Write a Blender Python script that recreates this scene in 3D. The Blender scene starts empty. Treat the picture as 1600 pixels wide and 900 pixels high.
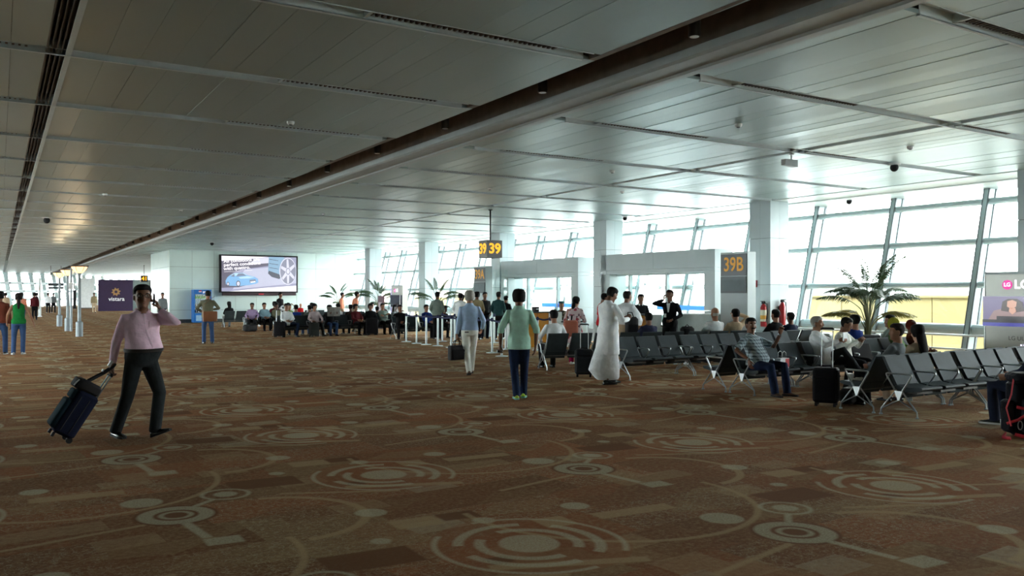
import bpy, bmesh, math, random
from mathutils import Vector, Matrix, noise as mnoise
C = bpy.context.scene.collection
R = math.radians
random.seed(7)

# ------------------------------------------------------------------ camera, sky, exposure
cam_d = bpy.data.cameras.new('camera')
cam_d.sensor_width = 36.0
cam_d.lens = 29.18
cam_d.shift_y = 0.005
cam_d.clip_end = 600
cam = bpy.data.objects.new('camera', cam_d)
cam.location = (0, 0, 1.68)
cam.rotation_euler = (R(90), 0, R(-31.72))
C.objects.link(cam)
bpy.context.scene.camera = cam
SC = bpy.context.scene
SC.view_settings.view_transform = 'Standard'
SC.view_settings.look = 'None'
SC.view_settings.exposure = 2.42
SC.view_settings.gamma = 1.0
SC.view_settings.use_curve_mapping = False
SC.cycles.max_bounces = 8
SC.cycles.diffuse_bounces = 5
SC.cycles.glossy_bounces = 4
SC.cycles.transparent_max_bounces = 24
SC.cycles.sample_clamp_indirect = 6.0
SC.cycles.caustics_reflective = False
SC.cycles.caustics_refractive = False

def lin(c):
    return c / 12.92 if c <= 0.04045 else ((c + 0.055) / 1.055) ** 2.4
def rgb(r, g, b):
    return (lin(r / 255), lin(g / 255), lin(b / 255), 1.0)

W = bpy.data.worlds.new('overcast_sky')
SC.world = W
W.use_nodes = True
wn, wl = W.node_tree.nodes, W.node_tree.links
bg = wn['Background']
tc = wn.new('ShaderNodeTexCoord'); sx = wn.new('ShaderNodeSeparateXYZ'); rp = wn.new('ShaderNodeValToRGB')
wl.new(tc.outputs['Generated'], sx.inputs[0]); wl.new(sx.outputs['Z'], rp.inputs[0]); wl.new(rp.outputs[0], bg.inputs[0])
rp.color_ramp.elements[0].color = (0.93, 0.97, 0.97, 1); rp.color_ramp.elements[1].color = (0.88, 0.96, 1.0, 1)
bg.inputs[1].default_value = 4.0

# ------------------------------------------------------------------ node and material helpers
class N:
    """small expression builder for shader math"""
    def __init__(s, nt): s.nt = nt; s.n = nt.nodes; s.l = nt.links
    def put(s, sock, v):
        if hasattr(v, 'is_output') or isinstance(v, bpy.types.NodeSocket): s.l.new(v, sock)
        else: sock.default_value = v
    def m(s, op, a, b=0.0, c=0.0):
        d = s.n.new('ShaderNodeMath'); d.operation = op
        for i, v in enumerate((a, b, c)): s.put(d.inputs[i], v)
        return d.outputs[0]
    def mix(s, f, a, b):
        d = s.n.new('ShaderNodeMix'); d.data_type = 'RGBA'
        s.put(d.inputs[0], f); s.put(d.inputs[6], a); s.put(d.inputs[7], b)
        return d.outputs[2]
    def noise(s, vec, scale, detail=3.0, rough=0.55):
        d = s.n.new('ShaderNodeTexNoise'); d.inputs['Scale'].default_value = scale
        d.inputs['Detail'].default_value = detail; d.inputs['Roughness'].default_value = rough
        if vec is not None: s.l.new(vec, d.inputs['Vector'])
        return d.outputs[0]
    def ramp(s, f, p0, p1):
        d = s.n.new('ShaderNodeMapRange'); s.put(d.inputs[0], f)
        d.inputs[1].default_value = p0; d.inputs[2].default_value = p1
        return d.outputs[0]
    def coord(s, which='Object'):
        return s.n.new('ShaderNodeTexCoord').outputs[which]
    def xyz(s, vec):
        d = s.n.new('ShaderNodeSeparateXYZ'); s.l.new(vec, d.inputs[0]); return d.outputs
    def bump(s, h, strength, dist=0.01):
        d = s.n.new('ShaderNodeBump'); d.inputs['Strength'].default_value = strength; d.inputs['Distance'].default_value = dist
        s.l.new(h, d.inputs['Height']); return d.outputs[0]

MATS = {}
def mat(name, col, rough=0.6, metal=0.0, var=0.08, scale=6.0, bump=0.0, bscale=40.0, emit=0.0, spec=0.5, sheen=0.0, coat=0.0):
    if name in MATS: return MATS[name]
    m = bpy.data.materials.new(name); m.use_nodes = True
    k = N(m.node_tree); b = k.n['Principled BSDF']
    c = k.coord()
    f = k.noise(c, scale)
    lo = tuple(max(0, x * (1 - var)) for x in col[:3]) + (1,)
    hi = tuple(min(1, x * (1 + var)) for x in col[:3]) + (1,)
    k.l.new(k.mix(k.ramp(f, 0.3, 0.7), lo, hi), b.inputs['Base Color'])
    b.inputs['Roughness'].default_value = rough; b.inputs['Metallic'].default_value = metal
    b.inputs['Specular IOR Level'].default_value = spec
    if sheen: b.inputs['Sheen Weight'].default_value = sheen
    if coat: b.inputs['Coat Weight'].default_value = coat
    if bump: k.l.new(k.bump(k.noise(c, bscale), bump), b.inputs['Normal'])
    if emit:
        b.inputs['Emission Color'].default_value = col; b.inputs['Emission Strength'].default_value = emit
    MATS[name] = m
    return m
def cloth(name, col, rough=0.85, var=0.10, wr=0.55):
    """woven cloth with soft creases"""
    if name in MATS: return MATS[name]
    m = bpy.data.materials.new(name); m.use_nodes = True
    k = N(m.node_tree); b = k.n['Principled BSDF']; c = k.coord()
    f = k.noise(c, 9.0, 4.0)
    lo = tuple(x * (1 - var) for x in col[:3]) + (1,); hi = tuple(min(1, x * (1 + var)) for x in col[:3]) + (1,)
    k.l.new(k.mix(k.ramp(f, 0.3, 0.7), lo, hi), b.inputs['Base Color'])
    b.inputs['Roughness'].default_value = rough; b.inputs['Specular IOR Level'].default_value = 0.07
    k.l.new(k.bump(k.noise(c, 11.0, 2.0, 0.5), wr, 0.03), b.inputs['Normal'])
    MATS[name] = m
    return m

# ------------------------------------------------------------------ mesh helpers
class MB:
    def __init__(s): s.v = []; s.f = []; s.mi = []; s.cur = 0
    def add(s, vs, fs):
        o = len(s.v); s.v += [tuple(v) for v in vs]; s.f += [tuple(i + o for i in f) for f in fs]; s.mi += [s.cur] * len(fs); return s
    def box(s, c, d, rz=0.0, M=None):
        x, y, z = d[0] / 2, d[1] / 2, d[2] / 2
        cs, sn = math.cos(rz), math.sin(rz)
        vs = []
        for k in (-z, z):
            for (a, b) in ((-x, -y), (x, -y), (x, y), (-x, y)):
                p = Vector((a * cs - b * sn, a * sn + b * cs, k))
                if M is not None: p = M @ p
                vs.append((c[0] + p.x, c[1] + p.y, c[2] + p.z))
        return s.add(vs, [(3, 2, 1, 0), (4, 5, 6, 7), (0, 1, 5, 4), (1, 2, 6, 5), (2, 3, 7, 6), (3, 0, 4, 7)])
    def bb(s, x0, x1, y0, y1, z0, z1):
        return s.box(((x0 + x1) / 2, (y0 + y1) / 2, (z0 + z1) / 2), (x1 - x0, y1 - y0, z1 - z0))
    def hull8(s, lo, hi):
        """two quads (4 points each, same winding) joined to a solid"""
        return s.add(list(lo) + list(hi), [(3, 2, 1, 0), (4, 5, 6, 7), (0, 1, 5, 4), (1, 2, 6, 5), (2, 3, 7, 6), (3, 0, 4, 7)])
    def rbox(s, c, d, r=0.02, M=None, seg=3):
        """box with rounded vertical (local z) edges and softened rims"""
        x, y, z = d[0] / 2, d[1] / 2, d[2] / 2; r = min(r, x * .99, y * .99)
        def ring(inset, k):
            out = []
            for (sx_, sy_, a0) in ((1, 1, 0), (-1, 1, 90), (-1, -1, 180), (1, -1, 270)):
                for i in range(seg + 1):
                    a = R(a0 + 90 * i / seg); rr = max(r - inset, 0.001)
                    out.append(Vector((sx_ * (x - r) + rr * math.cos(a), sy_ * (y - r) + rr * math.sin(a), k)))
            return out
        e = min(r * .6, z * .6)
        rings = [ring(e, -z), ring(0, -z + e), ring(0, z - e), ring(e, z)]
        return s.rings([[(M @ p if M is not None else p) + Vector(c) for p in q] for q in rings])
    def rings(s, rs, cap=True, closed=False):
        n = len(rs[0]); vs = [p for q in rs for p in q]; fs = []
        m = len(rs)
        for i in range(m - 1 + (1 if closed else 0)):
            a, b = i * n, ((i + 1) % m) * n
            for j in range(n):
                k = (j + 1) % n; fs.append((a + j, a + k, b + k, b + j))
        if cap and not closed:
            fs.append(tuple(reversed(range(n)))); fs.append(tuple(range((m - 1) * n, m * n)))
        return s.add(vs, fs)
    def tube(s, pts, r, n=8, flat=1.0, up=None):
        """bent tube; r number or list; flat squashes across"""
        pts = [Vector(p) for p in pts]; rs = []
        rr = r if isinstance(r, (list, tuple)) else [r] * len(pts)
        prev = None
        for i, p in enumerate(pts):
            t = (pts[min(i + 1, len(pts) - 1)] - pts[max(i - 1, 0)])
            t = t.normalized() if t.length > 1e-9 else Vector((0, 0, 1))
            if prev is None:
                a = Vector(up) if up else (Vector((0, 0, 1)) if abs(t.z) < 0.9 else Vector((0, 1, 0)))
            else: a = prev
            a = (a - t * a.dot(t))
            a = a.normalized() if a.length > 1e-6 else t.orthogonal().normalized()
            b = t.cross(a); prev = a
            rs.append([p + (a * math.cos(2 * math.pi * j / n) * rr[i] + b * math.sin(2 * math.pi * j / n) * rr[i] * flat) for j in range(n)])
        return s.rings(rs)
    def lathe(s, prof, c=(0, 0, 0), n=20, cap=True):
        return s.rings([[Vector((c[0] + r * math.cos(2 * math.pi * j / n), c[1] + r * math.sin(2 * math.pi * j / n), c[2] + z)) for j in range(n)] for r, z in prof], cap)
    def ball(s, c, r, n=12, m=8, M=None):
        if not isinstance(r, (list, tuple)): r = (r, r, r)
        vs = []; rs = []
        for i in range(m + 1):
            th = math.pi * i / m; st = max(math.sin(th), 0.02)
            q = []
            for j in range(n):
                ph = 2 * math.pi * j / n
                p = Vector((r[0] * st * math.cos(ph), r[1] * st * math.sin(ph), -r[2] * math.cos(th)))
                if M is not None: p = M @ p
                q.append(p + Vector(c))
            rs.append(q)
        return s.rings(rs)
    def prism(s, poly, h, M=None):
        """polygon (x,y) extruded along local z by h"""
        n = len(poly); M = M or Matrix.Identity(4)
        vs = [M @ Vector((x, y, 0)) for x, y in poly] + [M @ Vector((x, y, h)) for x, y in poly]
        fs = [tuple(reversed(range(n))), tuple(range(n, 2 * n))] + [(i, (i + 1) % n, n + (i + 1) % n, n + i) for i in range(n)]
        return s.add(vs, fs)
    def mesh(s, name, mats):
        me = bpy.data.meshes.new(name); me.from_pydata(s.v, [], s.f)
        for m in (mats if isinstance(mats, (list, tuple)) else [mats]): me.materials.append(m)
        if max(s.mi or [0]) > 0:
            for p, i in zip(me.polygons, s.mi): p.material_index = i
        return me
    def build(s, name, m, parent=None, smooth=False, bevel=0.0, angle=40):
        me = s.mesh(name, m); o = bpy.data.objects.new(name, me); C.objects.link(o)
        if parent: o.parent = parent
        if smooth:
            for p in me.polygons: p.use_smooth = True
            try: me.set_sharp_from_angle(angle=R(angle))
            except Exception: pass
        if bevel:
            b = o.modifiers.new('soft_edges', 'BEVEL'); b.width = bevel; b.segments = 2; b.limit_method = 'ANGLE'
        return o
def empty(name, loc=(0, 0, 0), rz=0.0):
    o = bpy.data.objects.new(name, None); o.empty_display_size = 0.1; C.objects.link(o); o.location = loc; o.rotation_euler = (0, 0, rz); return o
def tag(o, label=None, cat=None, group=None, kind=None):
    if label: o['label'] = label
    if cat: o['category'] = cat
    if group: o['group'] = group
    if kind: o['kind'] = kind
    return o
def struct(o, label=None): return tag(o, label, None, None, 'structure')
def copy_tree(o, parent=None, name=None):
    c = o.copy(); C.objects.link(c)
    if parent: c.parent = parent
    if name: c.name = name
    for ch in list(o.children): copy_tree(ch, c)
    return c
TEXTS = []
def text(name, body, size, m, parent, loc, rot, extrude=0.004, off=0.0, align='CENTER', xs=1.0, shear=0.0, spacing=1.0):
    cu = bpy.data.curves.new(name, 'FONT'); cu.body = body; cu.size = size; cu.extrude = extrude; cu.offset = off
    cu.align_x = align; cu.align_y = 'CENTER'; cu.shear = shear; cu.space_character = spacing; cu.resolution_u = 4
    cu.materials.append(m)
    o = bpy.data.objects.new(name, cu); C.objects.link(o); TEXTS.append(o); o.parent = parent; o.location = loc; o.rotation_euler = rot; o.scale = (xs, 1, 1)
    return o
# ------------------------------------------------------------------ setting materials
def plank_mat(name, col, rough, metal):
    m = bpy.data.materials.new(name); m.use_nodes = True
    k = N(m.node_tree); b = k.n['Principled BSDF']
    oi = k.n.new('ShaderNodeObjectInfo')
    f = k.noise(k.coord('Generated'), 3.0)
    v = k.m('ADD', k.m('MULTIPLY', oi.outputs['Random'], 0.10), k.m('MULTIPLY', f, 0.06))
    k.l.new(k.mix(v, tuple(x * .90 for x in col[:3]) + (1,), tuple(min(1, x * 1.35) for x in col[:3]) + (1,)), b.inputs['Base Color'])
    b.inputs['Metallic'].default_value = metal
    k.l.new(k.m('ADD', rough, k.m('MULTIPLY', oi.outputs['Random'], 0.08)), b.inputs['Roughness'])
    return m
M_plank = plank_mat('brushed_ceiling_metal', (0.40, 0.495, 0.49, 1), 0.36, 0.64)
M_soffit = mat('pale_soffit_paint', rgb(214, 222, 220), 0.45, 0.2, 0.03)
M_deck = mat('dark_ceiling_void', (0.03, 0.028, 0.026, 1), 0.9)
M_slot = mat('brown_slot_lining', (0.19, 0.155, 0.13, 1), 0.8, 0, 0.15)
M_trim = mat('grey_painted_trim', (0.42, 0.46, 0.46, 1), 0.45, 0.1, 0.04)
M_chan = mat('channel_aluminium', (0.66, 0.74, 0.75, 1), 0.5, 0.1, 0.05)
M_grille = mat('brown_grille', (0.07, 0.05, 0.04, 1), 0.6, 0.2, 0.2)
M_panel = mat('white_wall_panel', rgb(206, 224, 220), 0.22, 0.0, 0.03, 1.5)
M_colm = mat('column_cladding', rgb(176, 191, 194), 0.35, 0.0, 0.03, 1.5)
M_portal = mat('grey_portal_cladding', rgb(168, 182, 184), 0.4, 0.0, 0.04, 1.5)
M_base = mat('dark_skirting', rgb(70, 72, 70), 0.4, 0.3)
M_mull = mat('silver_mullion', rgb(168, 186, 188), 0.4, 0.0, 0.04)
M_mulld = mat('grey_gasket', rgb(90, 98, 102), 0.5, 0.2)
M_joint = mat('dark_panel_joint', (0.10, 0.11, 0.11, 1), 0.8)  # dark core colour seen in the joints between panels
M_apron = mat('pale_concrete_apron', (0.52, 0.53, 0.52, 1), 0.9, 0, 0.10, 0.08)
def glass_mat(name, tint, refl=0.9):
    m = bpy.data.materials.new(name); m.use_nodes = True
    k = N(m.node_tree); k.n.remove(k.n['Principled BSDF']); out = k.n['Material Output']
    t = k.n.new('ShaderNodeBsdfTransparent'); g = k.n.new('ShaderNodeBsdfGlossy'); mx = k.n.new('ShaderNodeMixShader'); fr = k.n.new('ShaderNodeLayerWeight')
    f = k.noise(k.coord(), 0.6)
    k.l.new(k.mix(f, tint, tuple(min(1, x * 1.03) for x in tint[:3]) + (1,)), t.inputs[0])
    g.inputs['Roughness'].default_value = 0.01; g.inputs[0].default_value = (refl, refl, refl, 1); fr.inputs[0].default_value = 0.5
    k.l.new(k.m('MULTIPLY_ADD', k.m('POWER', fr.outputs['Facing'], 4.0), 0.35, 0.03), mx.inputs[0]); k.l.new(t.outputs[0], mx.inputs[1]); k.l.new(g.outputs[0], mx.inputs[2]); k.l.new(mx.outputs[0], out.inputs[0])
    return m
M_glass = glass_mat('window_glass', (0.955, 0.98, 0.97, 1))
M_dglass = glass_mat('door_glass', (0.93, 0.98, 0.97, 1))

# carpet: a woven tile of discs, rings, arcs and blocks that repeats every 3.6 m by 2.48 m
def carpet_mat():
    m = bpy.data.materials.new('patterned_carpet'); m.use_nodes = True
    k = N(m.node_tree); b = k.n['Principled BSDF']
    c = k.coord(); X, Y, Z = k.xyz(c)
    PX_, PY_ = 3.62, 2.48
    wob = k.m('MULTIPLY', k.m('SUBTRACT', k.noise(c, 1.2, 1.0), 0.5), 0.10)
    v0 = k.m('ADD', Y, k.m('MULTIPLY', X, 0.078))
    u = k.m('MULTIPLY', k.m('FRACT', k.m('DIVIDE', k.m('ADD', X, 50 * PX_), PX_)), PX_)
    v = k.m('MULTIPLY', k.m('FRACT', k.m('DIVIDE', k.m('ADD', v0, 50 * PY_), PY_)), PY_)
    def loc(x, y):
        return (x % PX_, (y + 0.078 * x) % PY_)
    def dd(a, a0, P):                      # periodic signed distance
        t = k.m('SUBTRACT', a, a0)
        return k.m('SUBTRACT', t, k.m('MULTIPLY', k.m('ROUND', k.m('DIVIDE', t, P)), P))
    def dist(x, y):
        lx, ly = loc(x, y)
        du, dv = dd(u, lx, PX_), dd(v, ly, PY_)
        return k.m('SQRT', k.m('ADD', k.m('MULTIPLY', du, du), k.m('MULTIPLY', dv, dv))), du, dv
    AA = 0.012
    def inside(d, r): return k.m('SUBTRACT', 1.0, k.ramp(d, r - AA, r + AA))
    def ring(d, r0, r1): return k.m('MULTIPLY', inside(d, r1), k.ramp(d, r0 - AA, r0 + AA))
    def rect(x0, x1, y0, y1):
        lx, ly = loc((x0 + x1) / 2, (y0 + y1) / 2)
        a = k.m('ABSOLUTE', dd(u, lx, PX_)); e = k.m('ABSOLUTE', dd(v, ly, PY_))
        return k.m('MULTIPLY', inside(a, (x1 - x0) / 2), inside(e, (y1 - y0) / 2))
    def seg(x0, y0, x1, y1, w):
        lx, ly = loc((x0 + x1) / 2, (y0 + y1) / 2)
        L = math.hypot(x1 - x0, y1 - y0); cx, cy = (x1 - x0) / L, (y1 - y0) / L
        du, dv = dd(u, lx, PX_), dd(v, ly, PY_)
        al = k.m('ABSOLUTE', k.m('ADD', k.m('MULTIPLY', du, cx), k.m('MULTIPLY', dv, cy)))
        ac = k.m('ABSOLUTE', k.m('SUBTRACT', k.m('MULTIPLY', dv, cx), k.m('MULTIPLY', du, cy)))
        return k.m('MULTIPLY', inside(al, L / 2), inside(ac, w / 2))
    def MX(*a):
        o = a[0]
        for t in a[1:]: o = k.m('MAXIMUM', o, t)
        return o
    # ground: rust, brown and olive blocks
    def mapvec(sx_, sy_, rz):
        mp = k.n.new('ShaderNodeMapping'); k.l.new(c, mp.inputs[0]); mp.inputs['Scale'].default_value = (sx_, sy_, 1); mp.inputs['Rotation'].default_value = (0, 0, rz); return mp.outputs[0]
    def bricks(w, h, off, rz, seed):
        # random value per block of a rotated, staggered grid with uneven joints
        vx, vy, vz = k.xyz(mapvec(1 / w, 1 / h, rz))
        row = k.m('FLOOR', vy)
        col_ = k.m('FLOOR', k.m('ADD', vx, k.m('MULTIPLY', k.m('FRACT', k.m('MULTIPLY', k.m('SINE', k.m('MULTIPLY', row, 12.9898 + seed)), 437.58)), 1.0)))
        cmb = k.n.new('ShaderNodeCombineXYZ'); k.l.new(col_, cmb.inputs[0]); k.l.new(row, cmb.inputs[1]); cmb.inputs[2].default_value = seed
        wn_ = k.n.new('ShaderNodeTexWhiteNoise'); wn_.noise_dimensions = '3D'; k.l.new(cmb.outputs[0], wn_.inputs[0])
        return k.xyz(wn_.outputs['Color'])
    BROWN, RUST, OLIVE, PALE, TAN = (0.175, 0.075, 0.036, 1), (0.33, 0.112, 0.046, 1), (0.36, 0.255, 0.125, 1), (0.60, 0.57, 0.385, 1), (0.50, 0.36, 0.19, 1)
    b1, b2, b3 = bricks(.92, .62, .5, R(-4), 1.3), bricks(.42, .27, .5, R(-4), 4.1), bricks(.66, .30, .5, R(31), 7.7)
    base = k.mix(k.ramp(b1[0], 0.3, 0.9), BROWN, RUST)
    base = k.mix(k.m('MULTIPLY', k.m('GREATER_THAN', b1[1], 0.78), 0.50), base, OLIVE)
    base = k.mix(k.m('MULTIPLY', k.m('GREATER_THAN', b3[0], 0.84), 0.45), base, OLIVE)
    base = k.mix(k.m('MULTIPLY', k.m('GREATER_THAN', b3[1], 0.84), 0.55), base, BROWN)
    base = k.mix(k.m('MULTIPLY', k.m('GREATER_THAN', b2[0], 0.90), 0.45), base, TAN)
    base = k.mix(k.m('MULTIPLY', k.m('GREATER_THAN', b2[1], 0.88), 0.6), base, BROWN)
    base = k.mix(k.m('MULTIPLY', k.m('GREATER_THAN', b2[2], 0.955), 0.45), base, PALE)
    # small scribbled figures inside some blocks, and a worn speckle over all
    scr = k.noise(c, 17.0, 2.0, 0.5)
    scm = k.m('MULTIPLY', k.m('LESS_THAN', k.m('ABSOLUTE', k.m('SUBTRACT', scr, 0.5)), 0.022), k.m('GREATER_THAN', b1[2], 0.5))
    base = k.mix(k.m('MULTIPLY', scm, 0.40), base, PALE)
    fine = k.noise(c, 24.0, 6.0, 0.85)
    base = k.mix(k.m('MULTIPLY', k.ramp(fine, 0.44, 0.64), 0.62), base, TAN)
    base = k.mix(k.m('MULTIPLY', k.ramp(k.noise(c, 15.0, 6.0, 0.85), 0.46, 0.64), 0.50), base, BROWN)
    base = k.mix(k.m('MULTIPLY', k.ramp(k.noise(c, 0.5, 2.0), 0.42, 0.62), 0.22), base, RUST)
    # motifs
    dm, du, dv = dist(3.03, 4.68); dm = k.m('ADD', dm, k.m('MULTIPLY', wob, 0.35))
    dr, _, _ = dist(1.14, 6.68)
    ds, _, _ = dist(1.61, 7.16)
    halo = inside(dm, 0.66)
    base = k.mix(k.m('MULTIPLY', halo, 0.45), base, RUST)
    base = k.mix(k.m('MULTIPLY', inside(dr, 0.30), 0.9), base, BROWN)
    ang = k.m('ARCTAN2', dv, du)
    part = k.m('GREATER_THAN', k.m('SINE', k.m('ADD', k.m('MULTIPLY', ang, 2.0), 0.6)), -0.80)
    part2 = k.m('GREATER_THAN', k.m('SINE', k.m('ADD', k.m('MULTIPLY', ang, 3.0), 1.9)), -0.75)
    pale = MX(inside(dm, 0.20), k.m('MULTIPLY', ring(dm, 0.29, 0.36), part), k.m('MULTIPLY', ring(dm, 0.43, 0.50), part2), k.m('MULTIPLY', ring(dm, 0.60, 0.64), part),
              ring(dr, 0.16, 0.27), ring(dr, 0.085, 0.125), ring(ds, 0.165, 0.20), inside(ds, 0.095),
              inside(dist(0.97, 7.21)[0], 0.155), inside(dist(2.42, 5.97)[0], 0.12), inside(dist(3.05, 5.33)[0], 0.085), inside(dist(0.25, 5.6)[0], 0.11), inside(dist(2.2, 5.25)[0], 0.07),
              seg(1.30, 6.86, 1.50, 7.05, 0.05), seg(1.16, 6.42, 1.22, 5.95, 0.07), rect(1.18, 1.42, 5.74, 5.92))
    dA, aU, aV = dist(0.55, 8.1)
    arc1 = k.m('MULTIPLY', ring(dA, 1.13, 1.18), k.m('LESS_THAN', aV, 0.15))
    dB, bU, bV = dist(1.75, 6.2)
    arc2 = k.m('MULTIPLY', ring(dB, 0.62, 0.69), k.m('GREATER_THAN', bU, 0.05))
    tan = MX(arc1, arc2, seg(0.0, 6.3, 0.9, 6.55, 0.05), rect(2.42, 2.78, 5.42, 5.66), rect(3.35, 3.6, 4.9, 5.15), seg(2.55, 4.35, 3.5, 4.05, 0.10), rect(0.2, 0.9, 5.15, 5.32), seg(2.0, 6.9, 2.9, 6.55, 0.05))
    dark = MX(rect(2.60, 2.76, 4.42, 4.55), rect(1.7, 2.3, 4.75, 5.1), rect(2.8, 3.1, 5.45, 5.65))
    tex = k.ramp(k.noise(c, 60.0, 2.0, 0.8), 0.30, 0.62)
    base = k.mix(k.m('MULTIPLY', dark, 0.9), base, BROWN)
    base = k.mix(k.m('MULTIPLY', tan, k.m('MULTIPLY_ADD', tex, 0.45, 0.45)), base, TAN)
    base = k.mix(k.m('MULTIPLY', pale, k.m('MULTIPLY_ADD', tex, 0.48, 0.30)), base, PALE)
    pile = k.noise(c, 160.0, 2.0, 0.8)
    base = k.mix(k.m('MULTIPLY', k.ramp(pile, 0.35, 0.65), 0.35), base, (0.16, 0.10, 0.055, 1))
    hs = k.n.new('ShaderNodeHueSaturation'); hs.inputs['Value'].default_value = CARPET_GAIN; hs.inputs['Saturation'].default_value = 1.0
    k.l.new(base, hs.inputs['Color']); k.l.new(hs.outputs[0], b.inputs['Base Color'])
    b.inputs['Roughness'].default_value = 0.95; b.inputs['Specular IOR Level'].default_value = 0.03
    k.l.new(k.bump(pile, 0.5, 0.006), b.inputs['Normal'])
    return m
CARPET_GAIN = 1.13
M_carpet = carpet_mat()

# ------------------------------------------------------------------ floor and outdoors
struct(MB().bb(-8.2, 20.2, -8.2, 132, -0.30, 0).build('floor', M_carpet), 'brown and rust carpet woven with pale rings, discs and arcs across the concourse')
struct(MB().bb(-150, 400, -200, 420, -5.8, -5.5).build('terrain', M_apron), 'pale concrete apron outside the glass')
CZ = 4.10                                  # ceiling height
BAY0, BAYS = 6.80, 2.635                   # ceiling channels cross every 2.635 m
# unseen sides; the row of left windows is added to brighten the hall
wl_ = MB().bb(-8.4, -8.2, -8.4, 132, 0, 0.7).bb(-8.4, -8.2, -8.4, 132, 3.7, 4.6).bb(-8.4, -8.2, -8.4, 15.8, 0.7, 3.7)
struct(wl_.build('wall_left', M_panel), 'white wall around daylight windows added on the unseen left side')
for i in range(19):
    y = 15.8 + 6.0 * i
    w = struct(empty('window_%d' % (101 + i), (-8.3, y, 0)))  # added window, out of view, lets extra daylight in
    MB().bb(-.2, .2, -.9, .9, 0.7, 3.7).build('mullion', M_mull, w)
    MB().bb(-.1, .1, 0.9, 5.1, 2.3, 2.42).build('transom', M_mull, w)
    MB().bb(-.01, .01, .9, 5.1, 0.7, 3.7).build('glass_pane', M_glass, w)
struct(MB().bb(-8.2, 20.2, -8.4, -8.2, 0, 4.6).build('wall_back', M_panel))

# ------------------------------------------------------------------ ceiling of narrow metal planks
ceil = struct(MB().bb(-8.2, 5.28, -8.2, 132, 4.30, 4.5).bb(6.47, 20.6, -8.2, 132, 4.30, 4.5).build('ceiling', M_deck), 'ceiling of brushed metal planks crossed by vent channels')
PW = 0.305
rnd = random.Random(3)
near, field = [], MB()
def plank(x0, x1, y0, y1, dist_):
    near.append((dist_, x0, x1, y0, y1))
ys = [BAY0 + BAYS * k for k in range(-5, 48)]
for i in range(len(ys) - 1):
    y0, y1 = ys[i] + 0.10, ys[i + 1] - 0.10
    spans = []
    spans.append((-0.20 - PW * 2, 0.40)); spans.append((0.62, 5.28))
    if y0 < 49: spans += [(6.47, 11.46), (11.68, 17.10)]
    else: spans += [(6.47, 19.6)]
    for a, b_ in spans:
        n = max(1, round((b_ - a) / PW)); w = (b_ - a) / n
        for j in range(n):
            xx0, xx1 = a + w * j + (.0018 if a < 6 else .003), a + w * (j + 1) - (.0018 if a < 6 else .003)
            xc, yc = (xx0 + xx1) / 2, (y0 + y1) / 2
            d = 0.5257 * xc + 0.8507 * yc; r = (0.8507 * xc - 0.5257 * yc) / max(d, .1)
            seen = d > 4.2 and abs(r) < 0.70
            plank(xx0, xx1, y0, y1, d if seen else d + 500)
near.sort()
unit = {}
for idx, (d, x0, x1, y0, y1) in enumerate(near):
    dz = rnd.uniform(-0.0025, 0.0025); ti = rnd.uniform(-0.0016, 0.0016)
    if idx < 295:
        key = (round(x1 - x0, 4), round(y1 - y0, 4))
        if key not in unit:
            unit[key] = MB().box((0, 0, 0.02), (key[0], key[1], 0.04)).mesh('plank', M_plank)
        o = bpy.data.objects.new('plank', unit[key]); C.objects.link(o); o.parent = ceil
        o.location = ((x0 + x1) / 2, (y0 + y1) / 2, CZ + dz); o.rotation_euler = (ti * 0.4, ti * 7, 0)
    else:
        field.bb(x0, x1, y0, y1, CZ + dz, CZ + 0.04 + dz)
# the wide plain run to the left of the camera and behind it
for i in range(24): field.bb(-8.2 + PW * i, -8.2 + PW * (i + 1) - 0.008, -8.2, 132, CZ, CZ + 0.04)
tag(field.build('plank_field', M_plank, ceil), kind='stuff')
# cross channels with lengths of brown grille
nt = 0
def channel(y, xa, xb, grilles, first):
    global nt
    nt += 1
    b_ = MB()
    b_.bb(xa, xb, y - 0.10, y + 0.10, CZ + 0.085, CZ + 0.095)
    b_.bb(xa, xb, y + 0.088, y + 0.10, CZ - 0.012, CZ + 0.085).bb(xa, xb, y - 0.10, y - 0.088, CZ - 0.004, CZ + 0.085)
    b_.bb(xa, xb, y + 0.088, y + 0.125, CZ - 0.016, CZ - 0.003)
    o = struct(b_.build('trim_%d' % nt, M_chan))
    for (g0, g1) in grilles:
        g = MB(); x = g0
        g.bb(g0, g1, y - 0.085, y + 0.02, CZ + 0.05, CZ + 0.06)
        while x < g1:
            g.bb(x, x + 0.022, y - 0.085, y + 0.02, CZ + 0.004, CZ + 0.05); x += 0.055
        g.build('grille', M_grille, o)
        MB().bb(g0 - 0.03, g0, y - 0.088, y + 0.088, CZ, CZ + 0.08).build('end_plate', M_chan, o)
    return o
for i, y in enumerate(ys):
    if y > 128: break
    channel(y, -8.2, 5.12, [(-1.6, 0.22), (2.75, 4.72)] if 4 < y < 34 else [], i == 0)
    if y < 48: channel(y, 6.78, 17.08, [(7.3, 9.4), (11.85, 13.1)] if 1.5 < y < 34 else [], False)
    else: channel(y, 6.78, 19.6, [], False)
def lchannel(x0, x1, y0, y1):
    global nt
    nt += 1
    b_ = MB().bb(x0, x1, y0, y1, CZ + 0.085, CZ + 0.095).bb(x0, x0 + .012, y0, y1, CZ - .004, CZ + .085).bb(x1 - .012, x1, y0, y1, CZ - .004, CZ + .085)
    return struct(b_.build('trim_%d' % nt, M_chan))
lchannel(11.46, 11.68, -8.2, 49.4)
lchannel(17.10, 17.22, -8.2, 49.4)
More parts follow.
